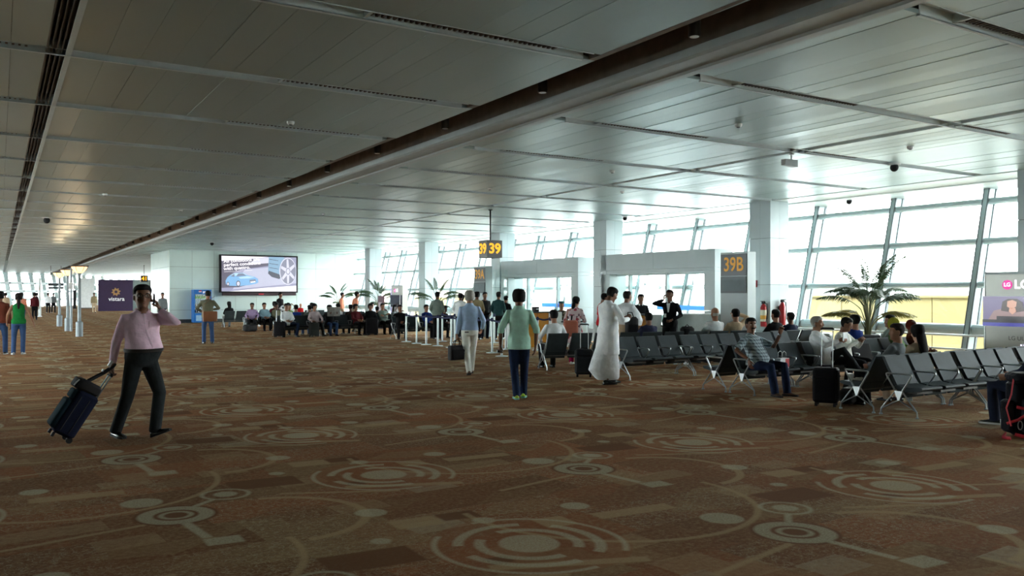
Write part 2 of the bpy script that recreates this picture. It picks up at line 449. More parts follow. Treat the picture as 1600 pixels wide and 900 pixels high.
# line diffuser in the left ceiling: three blades in a dark slot
nt += 1
o = struct(MB().bb(0.40, 0.62, -8.2, 72, CZ + 0.10, CZ + 0.11).bb(0.60, 0.622, -8.2, 72, CZ - 0.012, CZ + 0.10).bb(0.395, 0.41, -8.2, 72, CZ - 0.004, CZ + 0.10).build('trim_%d' % nt, M_slot), 'dark line diffuser running the length of the left ceiling')
for x in (0.445, 0.49, 0.535): MB().bb(x - 0.006, x + 0.006, -8.2, 72, CZ, CZ + 0.09).build('blade', M_grille, o)
MB().bb(0.57, 0.622, -8.2, 72, CZ - 0.014, CZ - 0.002).build('edge_strip', M_chan, o)
# the deep brown slot between the two ceilings
nt += 1
o = struct(MB().bb(5.28, 6.30, -8.2, 132, 4.95, 5.05).bb(5.20, 5.28, -8.2, 132, CZ + 0.0, 5.0).bb(6.04, 6.12, -8.2, 132, CZ + 0.05, 5.0).build('trim_%d' % nt, M_slot), 'deep brown lined slot between the two ceilings')
nt += 1
tr = MB()
prof = [(6.03, CZ + 0.10), (6.03, CZ + 0.015), (6.06, CZ - 0.01), (6.34, CZ - 0.012), (6.36, CZ - 0.035), (6.47, CZ - 0.035), (6.47, CZ + 0.10)]
tr.rings([[Vector((x, y, z)) for x, z in prof] for y in (-8.2, 132)])
struct(tr.build('trim_%d' % nt, M_trim), 'pale stepped trim along the right edge of the ceiling slot')
# soffit above the glass
struct(MB().bb(17.22, 18.15, -8.2, 49.5, CZ, CZ + 0.05).bb(18.17, 19.62, -8.2, 49.5, CZ - 0.03, CZ + 0.05).build('ceiling_soffit', M_soffit), 'pale soffit strip between ceiling channel and window heads')

# ------------------------------------------------------------------ leaning window wall on the right
def gx(z): return 18.45 + 0.254 * z        # inner face of the glass
def hull_bar(y0, y1, z0, z1, din, dout):
    return ((gx(z0) - din, y0, z0), (gx(z0) + dout, y0, z0), (gx(z0) + dout, y1, z0), (gx(z0) - din, y1, z0)), ((gx(z1) - din, y0, z1), (gx(z1) + dout, y0, z1), (gx(z1) + dout, y1, z1), (gx(z1) - din, y1, z1))
MY0, MYS = 10.42, 2.312
levels = [0.0, 0.86, 1.87, 2.86, 3.78, 4.08]
proto = {}
mb = MB(); lo, hi = hull_bar(-0.055, 0.055, -0.1, 4.08, 0.30, 0.05); mb.hull8(lo, hi); proto['mullion'] = mb.mesh('mullion', M_mull)
mb = MB()
for s_ in (-1, 1):
    lo, hi = hull_bar(s_ * 0.058 - 0.012, s_ * 0.058 + 0.012, -0.1, 4.08, 0.305, -0.27); mb.hull8(lo, hi)
    lo, hi = hull_bar(s_ * 0.062 - 0.012, s_ * 0.062 + 0.012, -0.1, 4.08, 0.03, 0.05); mb.hull8(lo, hi)
proto['gasket'] = mb.mesh('gasket', M_mulld)
tz = [(0.86, 0.12), (1.87, 0.075), (2.86, 0.075), (3.78, 0.075)]
proto['transom'] = []
for z, h in tz:
    mb = MB(); ring_ = []
    for y in (0.06, MYS - 0.06):
        ring_.append([Vector((gx(z) - 0.13 + 0.12 * math.cos(a), y, z + h * math.sin(a))) for a in [2 * math.pi * t / 12 for t in range(12)]])
    mb.rings(ring_); mb.bb(gx(z) - 0.13, gx(z) + 0.04, 0.06, MYS - 0.06, z - h * .7, z + h * .7)
    proto['transom'].append(mb.mesh('transom', M_mull))
proto['pane'] = []
for a, b_ in zip(levels[:-1], levels[1:]):
    mb = MB(); lo, hi = hull_bar(0.06, MYS - 0.06, a, b_, 0.0, 0.012); mb.hull8(lo, hi); proto['pane'].append(mb.mesh('glass_pane', M_glass))
nwin = 0
def window_bay(y):
    global nwin
    nwin += 1
    w = struct(empty('window_%d' % nwin, (0, y, 0)))
    def ch(nm, me, dy=0.0):
        o_ = bpy.data.objects.new(nm, me); C.objects.link(o_); o_.parent = w; o_.location = (0, dy, 0)
    ch('mullion', proto['mullion']); ch('gasket', proto['gasket'])
    for me in proto['transom']: ch('transom', me)
    for me in proto['pane']: ch('glass_pane', me)
k0 = -8
while MY0 + MYS * k0 < 128:
    y = MY0 + MYS * k0
    if y < 49.0 - MYS * .4 or y > 56.0: window_bay(y)
    k0 += 1
struct(MB().bb(18.30, 18.75, -8.2, 132, -0.3, 0.06).build('trim_%d' % (nt + 1), M_base)); nt += 1
# far lounge soffit closes above the glass
struct(MB().bb(19.4, 20.6, 49.5, 132, 4.05, 4.3).build('trim_%d' % (nt + 1), M_soffit)); nt += 1

# ------------------------------------------------------------------ far wall block with big white panels
wf = struct(MB().bb(8.13, 20.2, 49.53, 56.2, 0, 4.35).build('wall_far', M_joint), 'white panelled wall block behind the far seats')
cols = 10; cw = (20.1 - 8.1) / cols
zr = [0.20, 0.72, 1.94, 3.16, 4.12]
for i in range(cols):
    for z0, z1 in zip(zr[:-1], zr[1:]):
        MB().bb(8.1 + cw * i + .006, 8.1 + cw * (i + 1) - .006, 49.50, 49.54, z0 + .006, z1 - .006).build('panel', M_panel, wf)
for i in range(5):
    for z0, z1 in zip(zr[:-1], zr[1:]):
        MB().bb(8.10, 8.14, 49.52 + 1.34 * i + .006, 49.52 + 1.34 * (i + 1) - .006, z0 + .006, z1 - .006).build('panel', M_panel, wf)
struct(MB().bb(8.12, 20.1, 49.47, 49.53, 0, 0.20).bb(8.07, 8.13, 49.47, 56.2, 0, 0.20).build('baseboard_far', M_base))

# ------------------------------------------------------------------ columns in line with the glass
colseam = [0.0, 0.68, 1.90, 3.12, 4.10]
cp = []
for z0, z1 in zip(colseam[:-1], colseam[1:]):
    cp.append(MB().bb(-.35, -.003, -.35, -.003, z0 + .005, z1 - .005).mesh('cladding', M_colm))
ncol = 0
for kq in range(-1, 6):
    yc = 8.34 + 6.87 * kq
    ct = struct(MB().bb(-.335, .335, -.335, .335, 0, 4.10).build('column', M_joint), None)
    ct.location = (17.45, yc, 0)
    for me in cp:
        for q in range(4):
            o = bpy.data.objects.new('cladding', me); C.objects.link(o); o.parent = ct; o.rotation_euler = (0, 0, R(90 * q))
# ------------------------------------------------------------------ gate portals (39A far, 39B near)
def band_mat():
    m = bpy.data.materials.new('blue_glass_band'); m.use_nodes = True; k = N(m.node_tree); b = k.n['Principled BSDF']; f = k.noise(k.coord(), 2.0); c = k.mix(f, rgb(120, 168, 236), rgb(136, 182, 242)); k.l.new(c, b.inputs['Base Color'])
    t = k.n.new('ShaderNodeBsdfTranslucent'); k.l.new(c, t.inputs[0]); x = k.n.new('ShaderNodeMixShader'); x.inputs[0].default_value = .75; k.l.new(b.outputs[0], x.inputs[1]); k.l.new(t.outputs[0], x.inputs[2]); k.l.new(x.outputs[0], k.n['Material Output'].inputs[0]); return m
M_band = band_mat()
def portal(n, y0, y1, o0, o1, ms, label):
    d = struct(empty('door_%d' % n, (17.1, (y0 + y1) / 2, 0)), label)
    yc = (y0 + y1) / 2
    def b_(nm, x0, x1, a, b2, z0, z1, m): return MB().bb(x0 - 17.1, x1 - 17.1, a - yc, b2 - yc, z0, z1).build(nm, m, d)
    T, O = 2.94, 2.30
    ym = (y0 + y1) / 2
    b_('fascia', 17.1, 17.8, y0, ym - .004, O + .12, T, M_portal); b_('fascia', 17.1, 17.8, ym + .004, y1, O + .12, T, M_portal)
    b_('head_panel', 17.105, 17.795, y0 + .01, y1 - .01, O, O + .113, M_portal)
    for a, b2 in ((y0, o0), (o1, y1)):
        b_('jamb', 17.1, 17.8, a, b2, 1.18, O - .006, M_portal); b_('jamb', 17.1, 17.8, a, b2, 0, 1.172, M_portal)
    e = [o0] + ms + [o1]
    for a, b2 in zip(e[:-1], e[1:]): b_('glass_pane', 17.44, 17.455, a + .03, b2 - .03, 0.02, O - .05, M_dglass)
    for q in ms: b_('mullion', 17.38, 17.50, q - .04, q + .04, 0, O, M_mull)
    b_('door_head', 17.40, 17.50, o0, o1, O - .06, O, M_mull)
    b_('blue_band', 17.425, 17.438, o0 + .05, o0 + (o1 - o0) * .55, 1.17, 1.31, M_band)
    return d
def yat(px, X):
    t = (px - 800) / 1297; return X * (0.8507 - 0.5257 * t) / (0.5257 + 0.8507 * t)
portal(1, 23.3, 28.5, 23.42 + .3, 27.95, [25.0, 27.0], 'grey clad gate portal with glass doors at gate 39A')
portal(2, 16.83, 22.0, 17.25, 21.55, [19.15, 20.9], 'grey clad gate portal with glass doors at gate 39B')

# ------------------------------------------------------------------ far end of the concourse: leaning glass across the view
fw = empty('window_90', (4.0, 116.0, 0), math.atan2(.85, .53)); struct(fw, 'far end wall of leaning glass')
nsp = 17; sp = 2.5
ln = 0.17
for i in range(-nsp, nsp + 1):
    mb = MB(); x = i * sp
    mb.hull8([(x - .12, 0, 0), (x + .12, 0, 0), (x + .12, .4, 0), (x - .12, .4, 0)], [(x - .12, ln * 4.3, 4.3), (x + .12, ln * 4.3, 4.3), (x + .12, ln * 4.3 + .4, 4.3), (x - .12, ln * 4.3 + .4, 4.3)])
    mb.build('mullion', M_mull, fw)
    if i < nsp:
        for z in (0.9, 1.9, 2.85): MB().bb(x + .12, x + sp - .12, ln * z - .15, ln * z + .3, z - .14, z + .14).build('transom', M_mull, fw)
        g = MB(); g.hull8([(x, .3, 0), (x + sp, .3, 0), (x + sp, .32, 0), (x, .32, 0)], [(x, .3 + ln * 4.3, 4.3), (x + sp, .3 + ln * 4.3, 4.3), (x + sp, .32 + ln * 4.3, 4.3), (x, .32 + ln * 4.3, 4.3)])
        g.build('glass_pane', M_glass, fw)
# ------------------------------------------------------------------ benches
M_leather = mat('slate_seat_leather', (0.052, 0.066, 0.072, 1), 0.55, 0.0, 0.10, 5.0, 0.05, 60, spec=0.07)
M_chrome = mat('satin_chrome', (0.40, 0.43, 0.44, 1), 0.30, 1.0, 0.03)
M_black = mat('black_plastic', (0.018, 0.018, 0.020, 1), 0.65, spec=0.2)
M_under = mat('grey_seat_underside', (0.12, 0.12, 0.115, 1), 0.6)
def bench_proto():
    root = empty('seat_bench')
    def leg_bm():
        b = MB()
        b.tube([(0, -.045, .335), (0, -.12, .45), (0, -.185, .555), (0, -.182, .572), (0, -.165, .578), (0, .165, .578), (0, .182, .572), (0, .185, .555), (0, .12, .45), (0, .045, .335)], .0125, 8)
        return b
    for x in (0, 1.665):
        b = leg_bm()
        b.hull8([(x - .012, -.06, .345), (x - .012, .06, .345), (x - .012, .012, .215), (x - .012, -.012, .215)][::-1], [(x + .012, -.06, .345), (x + .012, .06, .345), (x + .012, .012, .215), (x + .012, -.012, .215)][::-1])
        for s_ in (-1, 1):
            b.tube([(0, s_ * .055, .335), (0, s_ * .262, .085), (0, s_ * .268, .02)], .011, 8)
            b.tube([(0, 0, .222), (0, s_ * .255, .088)], .009, 8)
            b.lathe([(.024, .0), (.024, .012), (.012, .022)], (0, s_ * .268, 0), 10)
        if x:
            b.v = [((px_ + x) if i < 80 or abs(px_) < .5 else px_, py_, pz_) for i, (px_, py_, pz_) in enumerate(b.v)]
        b.build('leg_frame', M_chrome, root, True)
    for x in (.555, 1.11):
        b = MB(); b.tube([(x, -.03, .36), (x, -.12, .46), (x, -.185, .555), (x, -.182, .572), (x, -.165, .578), (x, .165, .578), (x, .182, .572), (x, .185, .555), (x, .03, .36)], .0115, 8)
        b.build('armrest', M_chrome, root, True)
    MB().bb(0.0, 1.665, -.035, .035, .29, .345).build('beam', M_under, root)
    for j in range(3):
        x0 = .3075 + .555 * j - .05
        c = x0 + .025
        w = .236
        p = [(-.300, .405), (-.310, .385), (-.285, .362), (-.06, .325), (-.03, .25), (.0, .245), (.085, .395), (.07, .42), (.03, .415), (-.12, .395), (-.25, .412)]
        MB().rings([[Vector((x, y, z)) for y, z in p] for x in (c - w, c - w + .01, c + w - .01, c + w)]).build('seat', M_leather, root, True, angle=30)
        p = [(.055, .425), (.095, .405), (.155, .53), (.22, .66), (.282, .79), (.270, .805), (.245, .800), (.185, .675), (.125, .565), (.118, .545)]
        MB().rings([[Vector((x, y, z)) for y, z in p] for x in (c - w, c - w + .01, c + w - .01, c + w)]).build('backrest', M_leather, root, True, angle=30)
        MB().bb(c - .18, c + .18, -.20, -.05, .31, .34).build('seat_underside', M_under, root)
    return root
BENCH = bench_proto()
ORD = ['first', 'second', 'third', 'fourth', 'fifth']
benches = []
def bench_row(x, y, n, away, rz=0.0, row='', rowgroup='black seat benches'):
    for i in range(n):
        o = BENCH if not benches else copy_tree(BENCH)
        dx = 1.72 * i
        if away: o.location = (x + math.cos(rz) * (dx + 1.665), y + math.sin(rz) * (dx + 1.665), 0); o.rotation_euler = (0, 0, rz + math.pi)
        else: o.location = (x + math.cos(rz) * dx, y + math.sin(rz) * dx, 0); o.rotation_euler = (0, 0, rz)
        tag(o, 'black three-seat bench, %s from left in %s' % (ORD[i], row), 'bench', rowgroup)
        benches.append(o)
bench_row(10.43, 6.85, 3, False, 0, 'the nearest row facing the camera at right')
bench_row(10.43, 7.50, 3, True, 0, 'the row backing onto the nearest one')
bench_row(10.50, 9.72, 3, False, 0, 'the row where the man in checks sits')
bench_row(10.47, 10.32, 3, True, 0, 'the row behind the man in checks')
bench_row(10.33, 12.66, 3, False, 0, 'the row right of the long white robe')
bench_row(10.18, 15.18, 3, True, R(-14), 'the slanting row beside gate counters')
bench_row(10.72, 5.28, 1, True, 0, 'the row cut off at right edge')
bench_row(9.20, 31.9, 3, False, 0, 'the far row left of the barriers')
bench_row(9.20, 32.6, 3, True, 0, 'the far row backing the newspaper reader')
bench_row(9.30, 37.5, 4, False, 0, 'the far row below the big screen')
bench_row(9.40, 38.2, 3, True, 0, 'the far row backing the screen seats')
bench_row(9.40, 42.3, 3, True, 0, 'the farthest row by the wall')
bench_row(12.35, 28.3, 2, False, 0, 'the short row behind the barrier posts')

# ------------------------------------------------------------------ hanging gate signs
M_signblk = mat('black_sign_face', (0.012, 0.012, 0.014, 1), 0.35)
M_amber = mat('lit_amber_lettering', rgb(240, 160, 20), 0.5, emit=0.28)
M_amber2 = mat('amber_lettering', rgb(205, 145, 35), 0.5, emit=0.05)
M_signgrey = mat('grey_sign_glass', rgb(62, 70, 74), 0.4, 0.0)
M_screenoff = mat('dark_blank_screen', rgb(104, 116, 120), 0.45, spec=.2)
M_white = mat('white_paint', rgb(228, 232, 232), 0.4)
M_wtxt = mat('white_lettering', (0.9, 0.9, 0.92, 1), 0.5)
def hang_sign(num, loc, s, ln, label, fs):
    t = tag(empty('gate_sign', loc), label, 'sign', None)
    MB().bb(-s / 2, s / 2, -s / 2, s / 2, 0, s).build('box', M_signblk, t, bevel=.004)
    MB().tube([(0, 0, s), (0, 0, s + ln)], .022, 10).build('pole', M_black, t, True)
    MB().lathe([(.06, s + ln - .02), (.06, s + ln)], (0, 0, 0), 12).build('ceiling_plate', M_black, t)
    text('lettering', num, fs, M_amber, t, (0, -s / 2 - .004, s / 2), (R(90), 0, 0), .003, .012)
    text('lettering', num, fs, M_amber, t, (-s / 2 - .004, 0, s / 2), (R(90), 0, R(-90)), .003, .012)
    return t
hang_sign('39', (12.12, 20.8, 2.70), .50, .90, 'black cube sign with amber 39 hanging over the queue', .40)
hang_sign('41', (10.7, 78.0, 2.65), .55, .90, 'small black cube sign with amber 41 far down the concourse', .46)
def pylon(txt, y0, y1, label, h):
    yc = (y0 + y1) / 2; w = y1 - y0
    t = tag(empty('gate_pylon', (15.9, yc, 0)), label, 'sign', 'grey gate number pylons')
    MB().bb(0, .30, -w / 2, w / 2, 0, h).build('body', M_portal, t, bevel=.006)
    MB().bb(-.012, .0, -w / 2 + .02, w / 2 - .02, h - .60, h - .05).build('number_panel', M_signgrey, t)
    text('lettering', txt, .50, M_amber2, t, (-.016, 0, h - .325), (R(90), 0, R(-90)), .003, .008, xs=.86)
    f = MB().bb(-.03, .0, -w / 2 + .03, w / 2 - .03, 1.68, h - .62).build('screen_frame', M_mulld, t)
    MB().bb(-.034, -.03, -w / 2 + .08, w / 2 - .08, 1.73, h - .67).build('screen', M_screenoff, f)
pylon('39B', 14.54, 15.45, 'wide grey pylon with amber 39B above a blank screen', 2.72)
pylon('39A', 27.65, 28.55, 'distant grey pylon with amber 39A beyond the queue', 2.72)
# glass screen panel beside gate 39A
t = tag(empty('glass_partition', (16.3, 28.0, 0)), 'tall clear glass partition standing beside gate 39A pylon', 'partition')
MB().bb(0, .9, -.01, .01, .05, 2.6).build('glass_pane', M_dglass, t)
MB().bb(.88, .94, -.03, .03, 0, 2.62).build('post', M_mull, t); MB().bb(0, .94, -.04, .04, 0, .06).build('rail', M_mull, t)

# ------------------------------------------------------------------ check-in counters
M_wood = mat('amber_wood_veneer', rgb(196, 130, 30), 0.35, 0, 0.18, 2.5)
M_cwhite = mat('white_laminate', rgb(205, 214, 214), 0.35)
M_cgrey = mat('grey_glass_panel', rgb(128, 140, 138), 0.25)
M_ctop = mat('dark_counter_top', rgb(52, 60, 64), 0.3)
def counter(loc, rz, L, label, wing):
    t = tag(empty('boarding_counter', loc, rz), label, 'counter')
    MB().bb(0, L, 0, .04, .04, 1.08).build('front_panel', M_wood, t)
    for i in range(1, 3): MB().bb(L * i / 3 - .004, L * i / 3 + .004, -.004, 0, .04, 1.08).build('joint', M_ctop, t)
    MB().bb(-.03, L + .03, -.06, .34, 1.08, 1.12).build('counter_top', M_ctop, t, bevel=.005)
    MB().bb(L, L + .45, -.02, .65, .02, 1.10).build('end_block', M_cwhite, t, bevel=.005)
    MB().bb(-.03, 0, 0, .65, .02, 1.08).build('side_panel', M_cwhite, t)
    MB().bb(0, L, .30, .70, .70, .73).build('desk', M_cwhite, t)
    MB().bb(L + .45, L + .45 + wing, .0, .05, .02, .78).build('low_front', M_cwhite, t)
    MB().bb(L + .42, L + .45 + wing, -.05, .60, .78, .82).build('low_top', M_ctop, t)
    return t
counter((13.15, 21.15, 0), R(-8), 1.15, 'amber wood fronted boarding counter with low white wing at gate 39A', .85)
counter((14.15, 17.15, 0), R(-12), .62, 'amber wood fronted boarding counter with white block at gate 39B', .55)
t = tag(empty('desk_screen', (15.45, 16.55, 0), R(-14)), 'tall grey glass fronted desk screen right of gate 39B counter', 'counter')
MB().bb(0, 1.30, 0, .05, .02, 1.10).build('front_panel', M_cgrey, t); MB().bb(1.30, 1.62, -.02, .5, .02, 1.10).build('end_block', M_cgrey, t); MB().bb(-.02, 1.64, -.03, .3, 1.10, 1.13).build('counter_top', M_cwhite, t)
t = tag(empty('ticket_printer', (13.95, 21.2, 1.12)), 'small printer standing on gate 39A counter', 'printer')
MB().rbox((0, 0, .07), (.16, .2, .14), .02).build('body', M_black, t); MB().bb(-.05, .05, -.102, -.098, .06, .09).build('slot', M_cwhite, t)

# ------------------------------------------------------------------ barrier posts and belts
M_post = mat('brushed_steel', (0.46, 0.50, 0.50, 1), 0.35, 0.9, 0.03)
M_belt = mat('navy_belt', rgb(24, 30, 70), 0.8)
def post_proto():
    t = empty('barrier_post')
    MB().lathe([(.17, 0), (.17, .012), (.10, .022), (.03, .032)], n=20).build('foot', M_post, t, True)
    MB().lathe([(.03, .02), (.03, .90)], n=14).build('pole', M_post, t, True)
    MB().lathe([(.036, .88), (.036, .97), (.028, .985)], n=14).build('belt_head', M_belt, t, True)
    return t
posts = [(11.97, 26.31), (11.84, 25.2), (11.85, 24.49), (11.88, 23.71), (11.88, 22.79), (11.78, 21.83), (11.78, 20.12), (11.36, 18.9),
         (13.11, 25.82), (13.04, 24.78), (14.25, 24.20), (12.86, 21.16), (13.25, 20.75), (13.45, 20.33), (13.60, 19.9)]
plab = ['barrier post at far left end of the queue', 'barrier post second from the left in front line', 'barrier post third from the left in front line', 'barrier post fourth from the left in front line', 'barrier post fifth from the left, left of grey-haired man',
        'barrier post hidden behind the grey-haired man', 'barrier post just right of the grey-haired man', 'barrier post behind the mint shirt', 'left barrier post of the second line', 'second barrier post of the second line', 'barrier post among people at gate 39A', 'barrier post between the two walking men',
        'left barrier post of three before amber counter', 'middle barrier post of three before amber counter', 'right barrier post of three before amber counter']
pp = post_proto()
for i, (x, y) in enumerate(posts):
    o = pp if i == 0 else copy_tree(pp)
    o.location = (x, y, 0); tag(o, 'steel ' + plab[i], 'barrier post', 'steel barrier posts')
def belt(i, j, label):
    a, b_ = Vector(posts[i]), Vector(posts[j]); d = (b_ - a); L = d.length; d.normalize()
    m_ = MB(); n_ = d.orthogonal() * .004
    rs = []
    for q in range(7):
        f = q / 6; p = a + d * (.036 + (L - .072) * f); sag = .03 * math.sin(math.pi * f)
        rs.append([Vector((p.x + n_.x, p.y + n_.y, .905 - sag)), Vector((p.x + n_.x, p.y + n_.y, .955 - sag)), Vector((p.x - n_.x, p.y - n_.y, .955 - sag)), Vector((p.x - n_.x, p.y - n_.y, .905 - sag))])
    tag(m_.rings(rs).build('barrier_belt', M_belt), label, 'belt', 'navy barrier belts')
for i in range(7): belt(i, i + 1, 'navy belt from the %s' % plab[i])
belt(8, 9, 'navy belt of the second barrier line'); belt(11, 12, 'navy belt running to the amber counter'); belt(12, 13, 'navy belt between left and middle of three posts'); belt(13, 14, 'navy belt between middle and right of three posts')

# ------------------------------------------------------------------ advertising screen on the far wall
def flat_emit(name, col, e):
    m = bpy.data.materials.new(name); m.use_nodes = True
    k = N(m.node_tree); b = k.n['Principled BSDF']
    f = k.noise(k.coord(), 3.0); lo = tuple(x * .93 for x in col[:3]) + (1,)
    cc = k.mix(f, lo, col)
    k.l.new(cc, b.inputs['Emission Color']); b.inputs['Emission Strength'].default_value = e
    b.inputs['Base Color'].default_value = (0.01, 0.01, 0.01, 1); b.inputs['Roughness'].default_value = 0.2
    return m
ES = 0.25
def scr(n, r_, g_, b_, e=ES): return flat_emit('screen_' + n, rgb(r_, g_, b_), e)
S_white, S_sky, S_dark, S_road, S_ltroad = scr('white', 250, 246, 252, .26), scr('pale_cloud', 208, 208, 222), scr('dark_rock', 96, 92, 108), scr('grey_road', 150, 150, 176), scr('light_road', 186, 188, 208)
S_car, S_car2, S_carw, S_tyre, S_tyred, S_rim, S_rimd = scr('car_blue', 128, 176, 218), scr('car_light', 178, 212, 236), scr('car_window', 120, 130, 150), scr('tyre_blue', 132, 166, 192), scr('tyre_dark', 74, 78, 92), scr('rim_pale', 206, 206, 222), scr('rim_shade', 132, 134, 152)
sc_ = tag(empty('advertising_screen', (10.76, 49.30, 1.70), R(0)), 'big wall-mounted advertising screen showing a blue car and a wheel', 'screen')
SWd, SHt = 4.52, 2.20
MB().bb(0, SWd, -.09, .16, 0, SHt).build('casing', M_black, sc_, bevel=.01)
MB().bb(.15, SWd - .1, -.07, .10, -.16, 0).build('speaker_bar', mat('maroon_speaker_bar', rgb(48, 26, 34), .5), sc_)
MB().bb(2.2, 2.5, -.075, -.068, -.11, -.05).build('badge', mat('red_badge', rgb(170, 30, 50), .4, emit=.1), sc_)
MB().bb(.4, SWd - .4, .14, .20, .4, SHt - .4).build('wall_bracket', M_black, sc_)
pic = MB().bb(.09, SWd - .09, -.094, -.09, .08, SHt - .08).build('picture', S_road, sc_)
def fpoly(nm, pts, m, d):
    """flat print on the screen; pts in 0..1 across and up"""
    W_, H_ = SWd - .18, SHt - .16
    MB().prism([(.09 + W_ * x, .08 + H_ * y) for x, y in pts], .0006, Matrix.Translation((0, -.0945 - d * .0008, 0)) @ Matrix.Rotation(R(90), 4, 'X')).build(nm, m, pic)
def fell(nm, cx, cy, rx, ry, m, d, n=28, a0=0, a1=360):
    fpoly(nm, [(cx + rx * math.cos(R(a0 + (a1 - a0) * i / n)), cy + ry * math.sin(R(a0 + (a1 - a0) * i / n))) for i in range(n)], m, d)
fpoly('cloud', [(0, .86), (.30, .91), (.62, 1.0), (0, 1.0)], S_white, 1)
fpoly('rock', [(0, .40), (.25, .62), (.62, .74), (.62, .98), (.30, .90), (0, .85)], S_dark, 1)
fpoly('mist', [(.34, .76), (.62, .82), (.62, .98), (.45, .95)], S_sky, 2)
fpoly('road', [(.14, .05), (1.0, .24), (1.0, .60), (.62, .70), (.30, .62)], S_ltroad, 2)
fpoly('rock', [(0, .10), (.22, .12), (.45, .24), (.24, .52), (.05, .50), (0, .42)], S_dark, 3)
fpoly('margin', [(.10, 0), (1, 0), (1, .17), (.55, .10)], S_white, 4)
fpoly('tyre', [(.62, 1.0), (.61, .52), (.66, .42), (.76, .36), (.82, .40), (.83, 1.0)], S_tyre, 5)
fpoly('tyre', [(.61, .52), (.66, .42), (.76, .36), (.79, .42), (.76, .50), (.62, .60)], S_tyred, 6)
for i in range(3): fpoly('tread', [(.625, .94 - .12 * i), (.75, .90 - .12 * i), (.75, .885 - .12 * i), (.625, .925 - .12 * i)], S_tyred, 6)
fell('rim', .882, .59, .118, .40, S_rim, 7); fell('rim', .884, .59, .108, .37, S_rimd, 8)
for a in (95, 30, -35, -90, -140, 160):
    ca, sa = math.cos(R(a)), math.sin(R(a))
    fpoly('spoke', [(.884 + .02 * -sa, .59 + .06 * ca), (.884 + .102 * ca - .012 * sa, .59 + .35 * sa + .04 * ca), (.884 + .102 * ca + .012 * sa, .59 + .35 * sa - .04 * ca), (.884 + .02 * sa, .59 - .06 * ca)], S_rim, 9)
fell('hub', .884, .59, .030, .10, S_rimd, 10); fell('hub', .884, .59, .022, .075, S_rim, 11)
fpoly('car_body', [(.055, .20), (.05, .30), (.075, .40), (.11, .46), (.17, .52), (.28, .53), (.34, .46), (.43, .42), (.475, .36), (.48, .26), (.45, .22), (.36, .18), (.22, .15), (.10, .16)], S_car, 5)
fpoly('car_roof', [(.11, .46), (.17, .52), (.28, .53), (.33, .465), (.20, .44)], S_car2, 6)
fpoly('car_window', [(.115, .43), (.165, .50), (.165, .41)], S_carw, 7); fpoly('car_window', [(.185, .42), (.215, .51), (.275, .515), (.325, .45)], S_carw, 7)
fpoly('car_bonnet', [(.22, .40), (.33, .44), (.43, .41), (.36, .37), (.24, .36)], S_car2, 6)
fpoly('car_grille', [(.36, .33), (.44, .35), (.45, .27), (.37, .24)], S_carw, 7); fpoly('number_plate', [(.375, .28), (.44, .295), (.442, .265), (.378, .245)], S_white, 8)
fell('car_wheel', .215, .22, .028, .085, S_tyred, 8); fell('car_wheel', .215, .22, .02, .062, S_rim, 9); fell('car_wheel', .082, .21, .018, .06, S_tyred, 8); fell('car_wheel', .082, .21, .012, .04, S_rim, 9)
for i, ln_ in enumerate(('All conditions are', 'perfect conditions', 'with quattro.')):
    text('lettering', ln_, .255, S_white, sc_, (.20, -.106, 1.80 - .215 * i), (R(90), R(-4.5), 0), .0005, .006, 'LEFT', 1.12)
MB().prism([(0, 0), (1.6, .12), (1.6, .135), (0, .015)], .0008, Matrix.Translation((.22, -.106, 1.19)) @ Matrix.Rotation(R(90), 4, 'X')).build('underline', S_white, sc_)

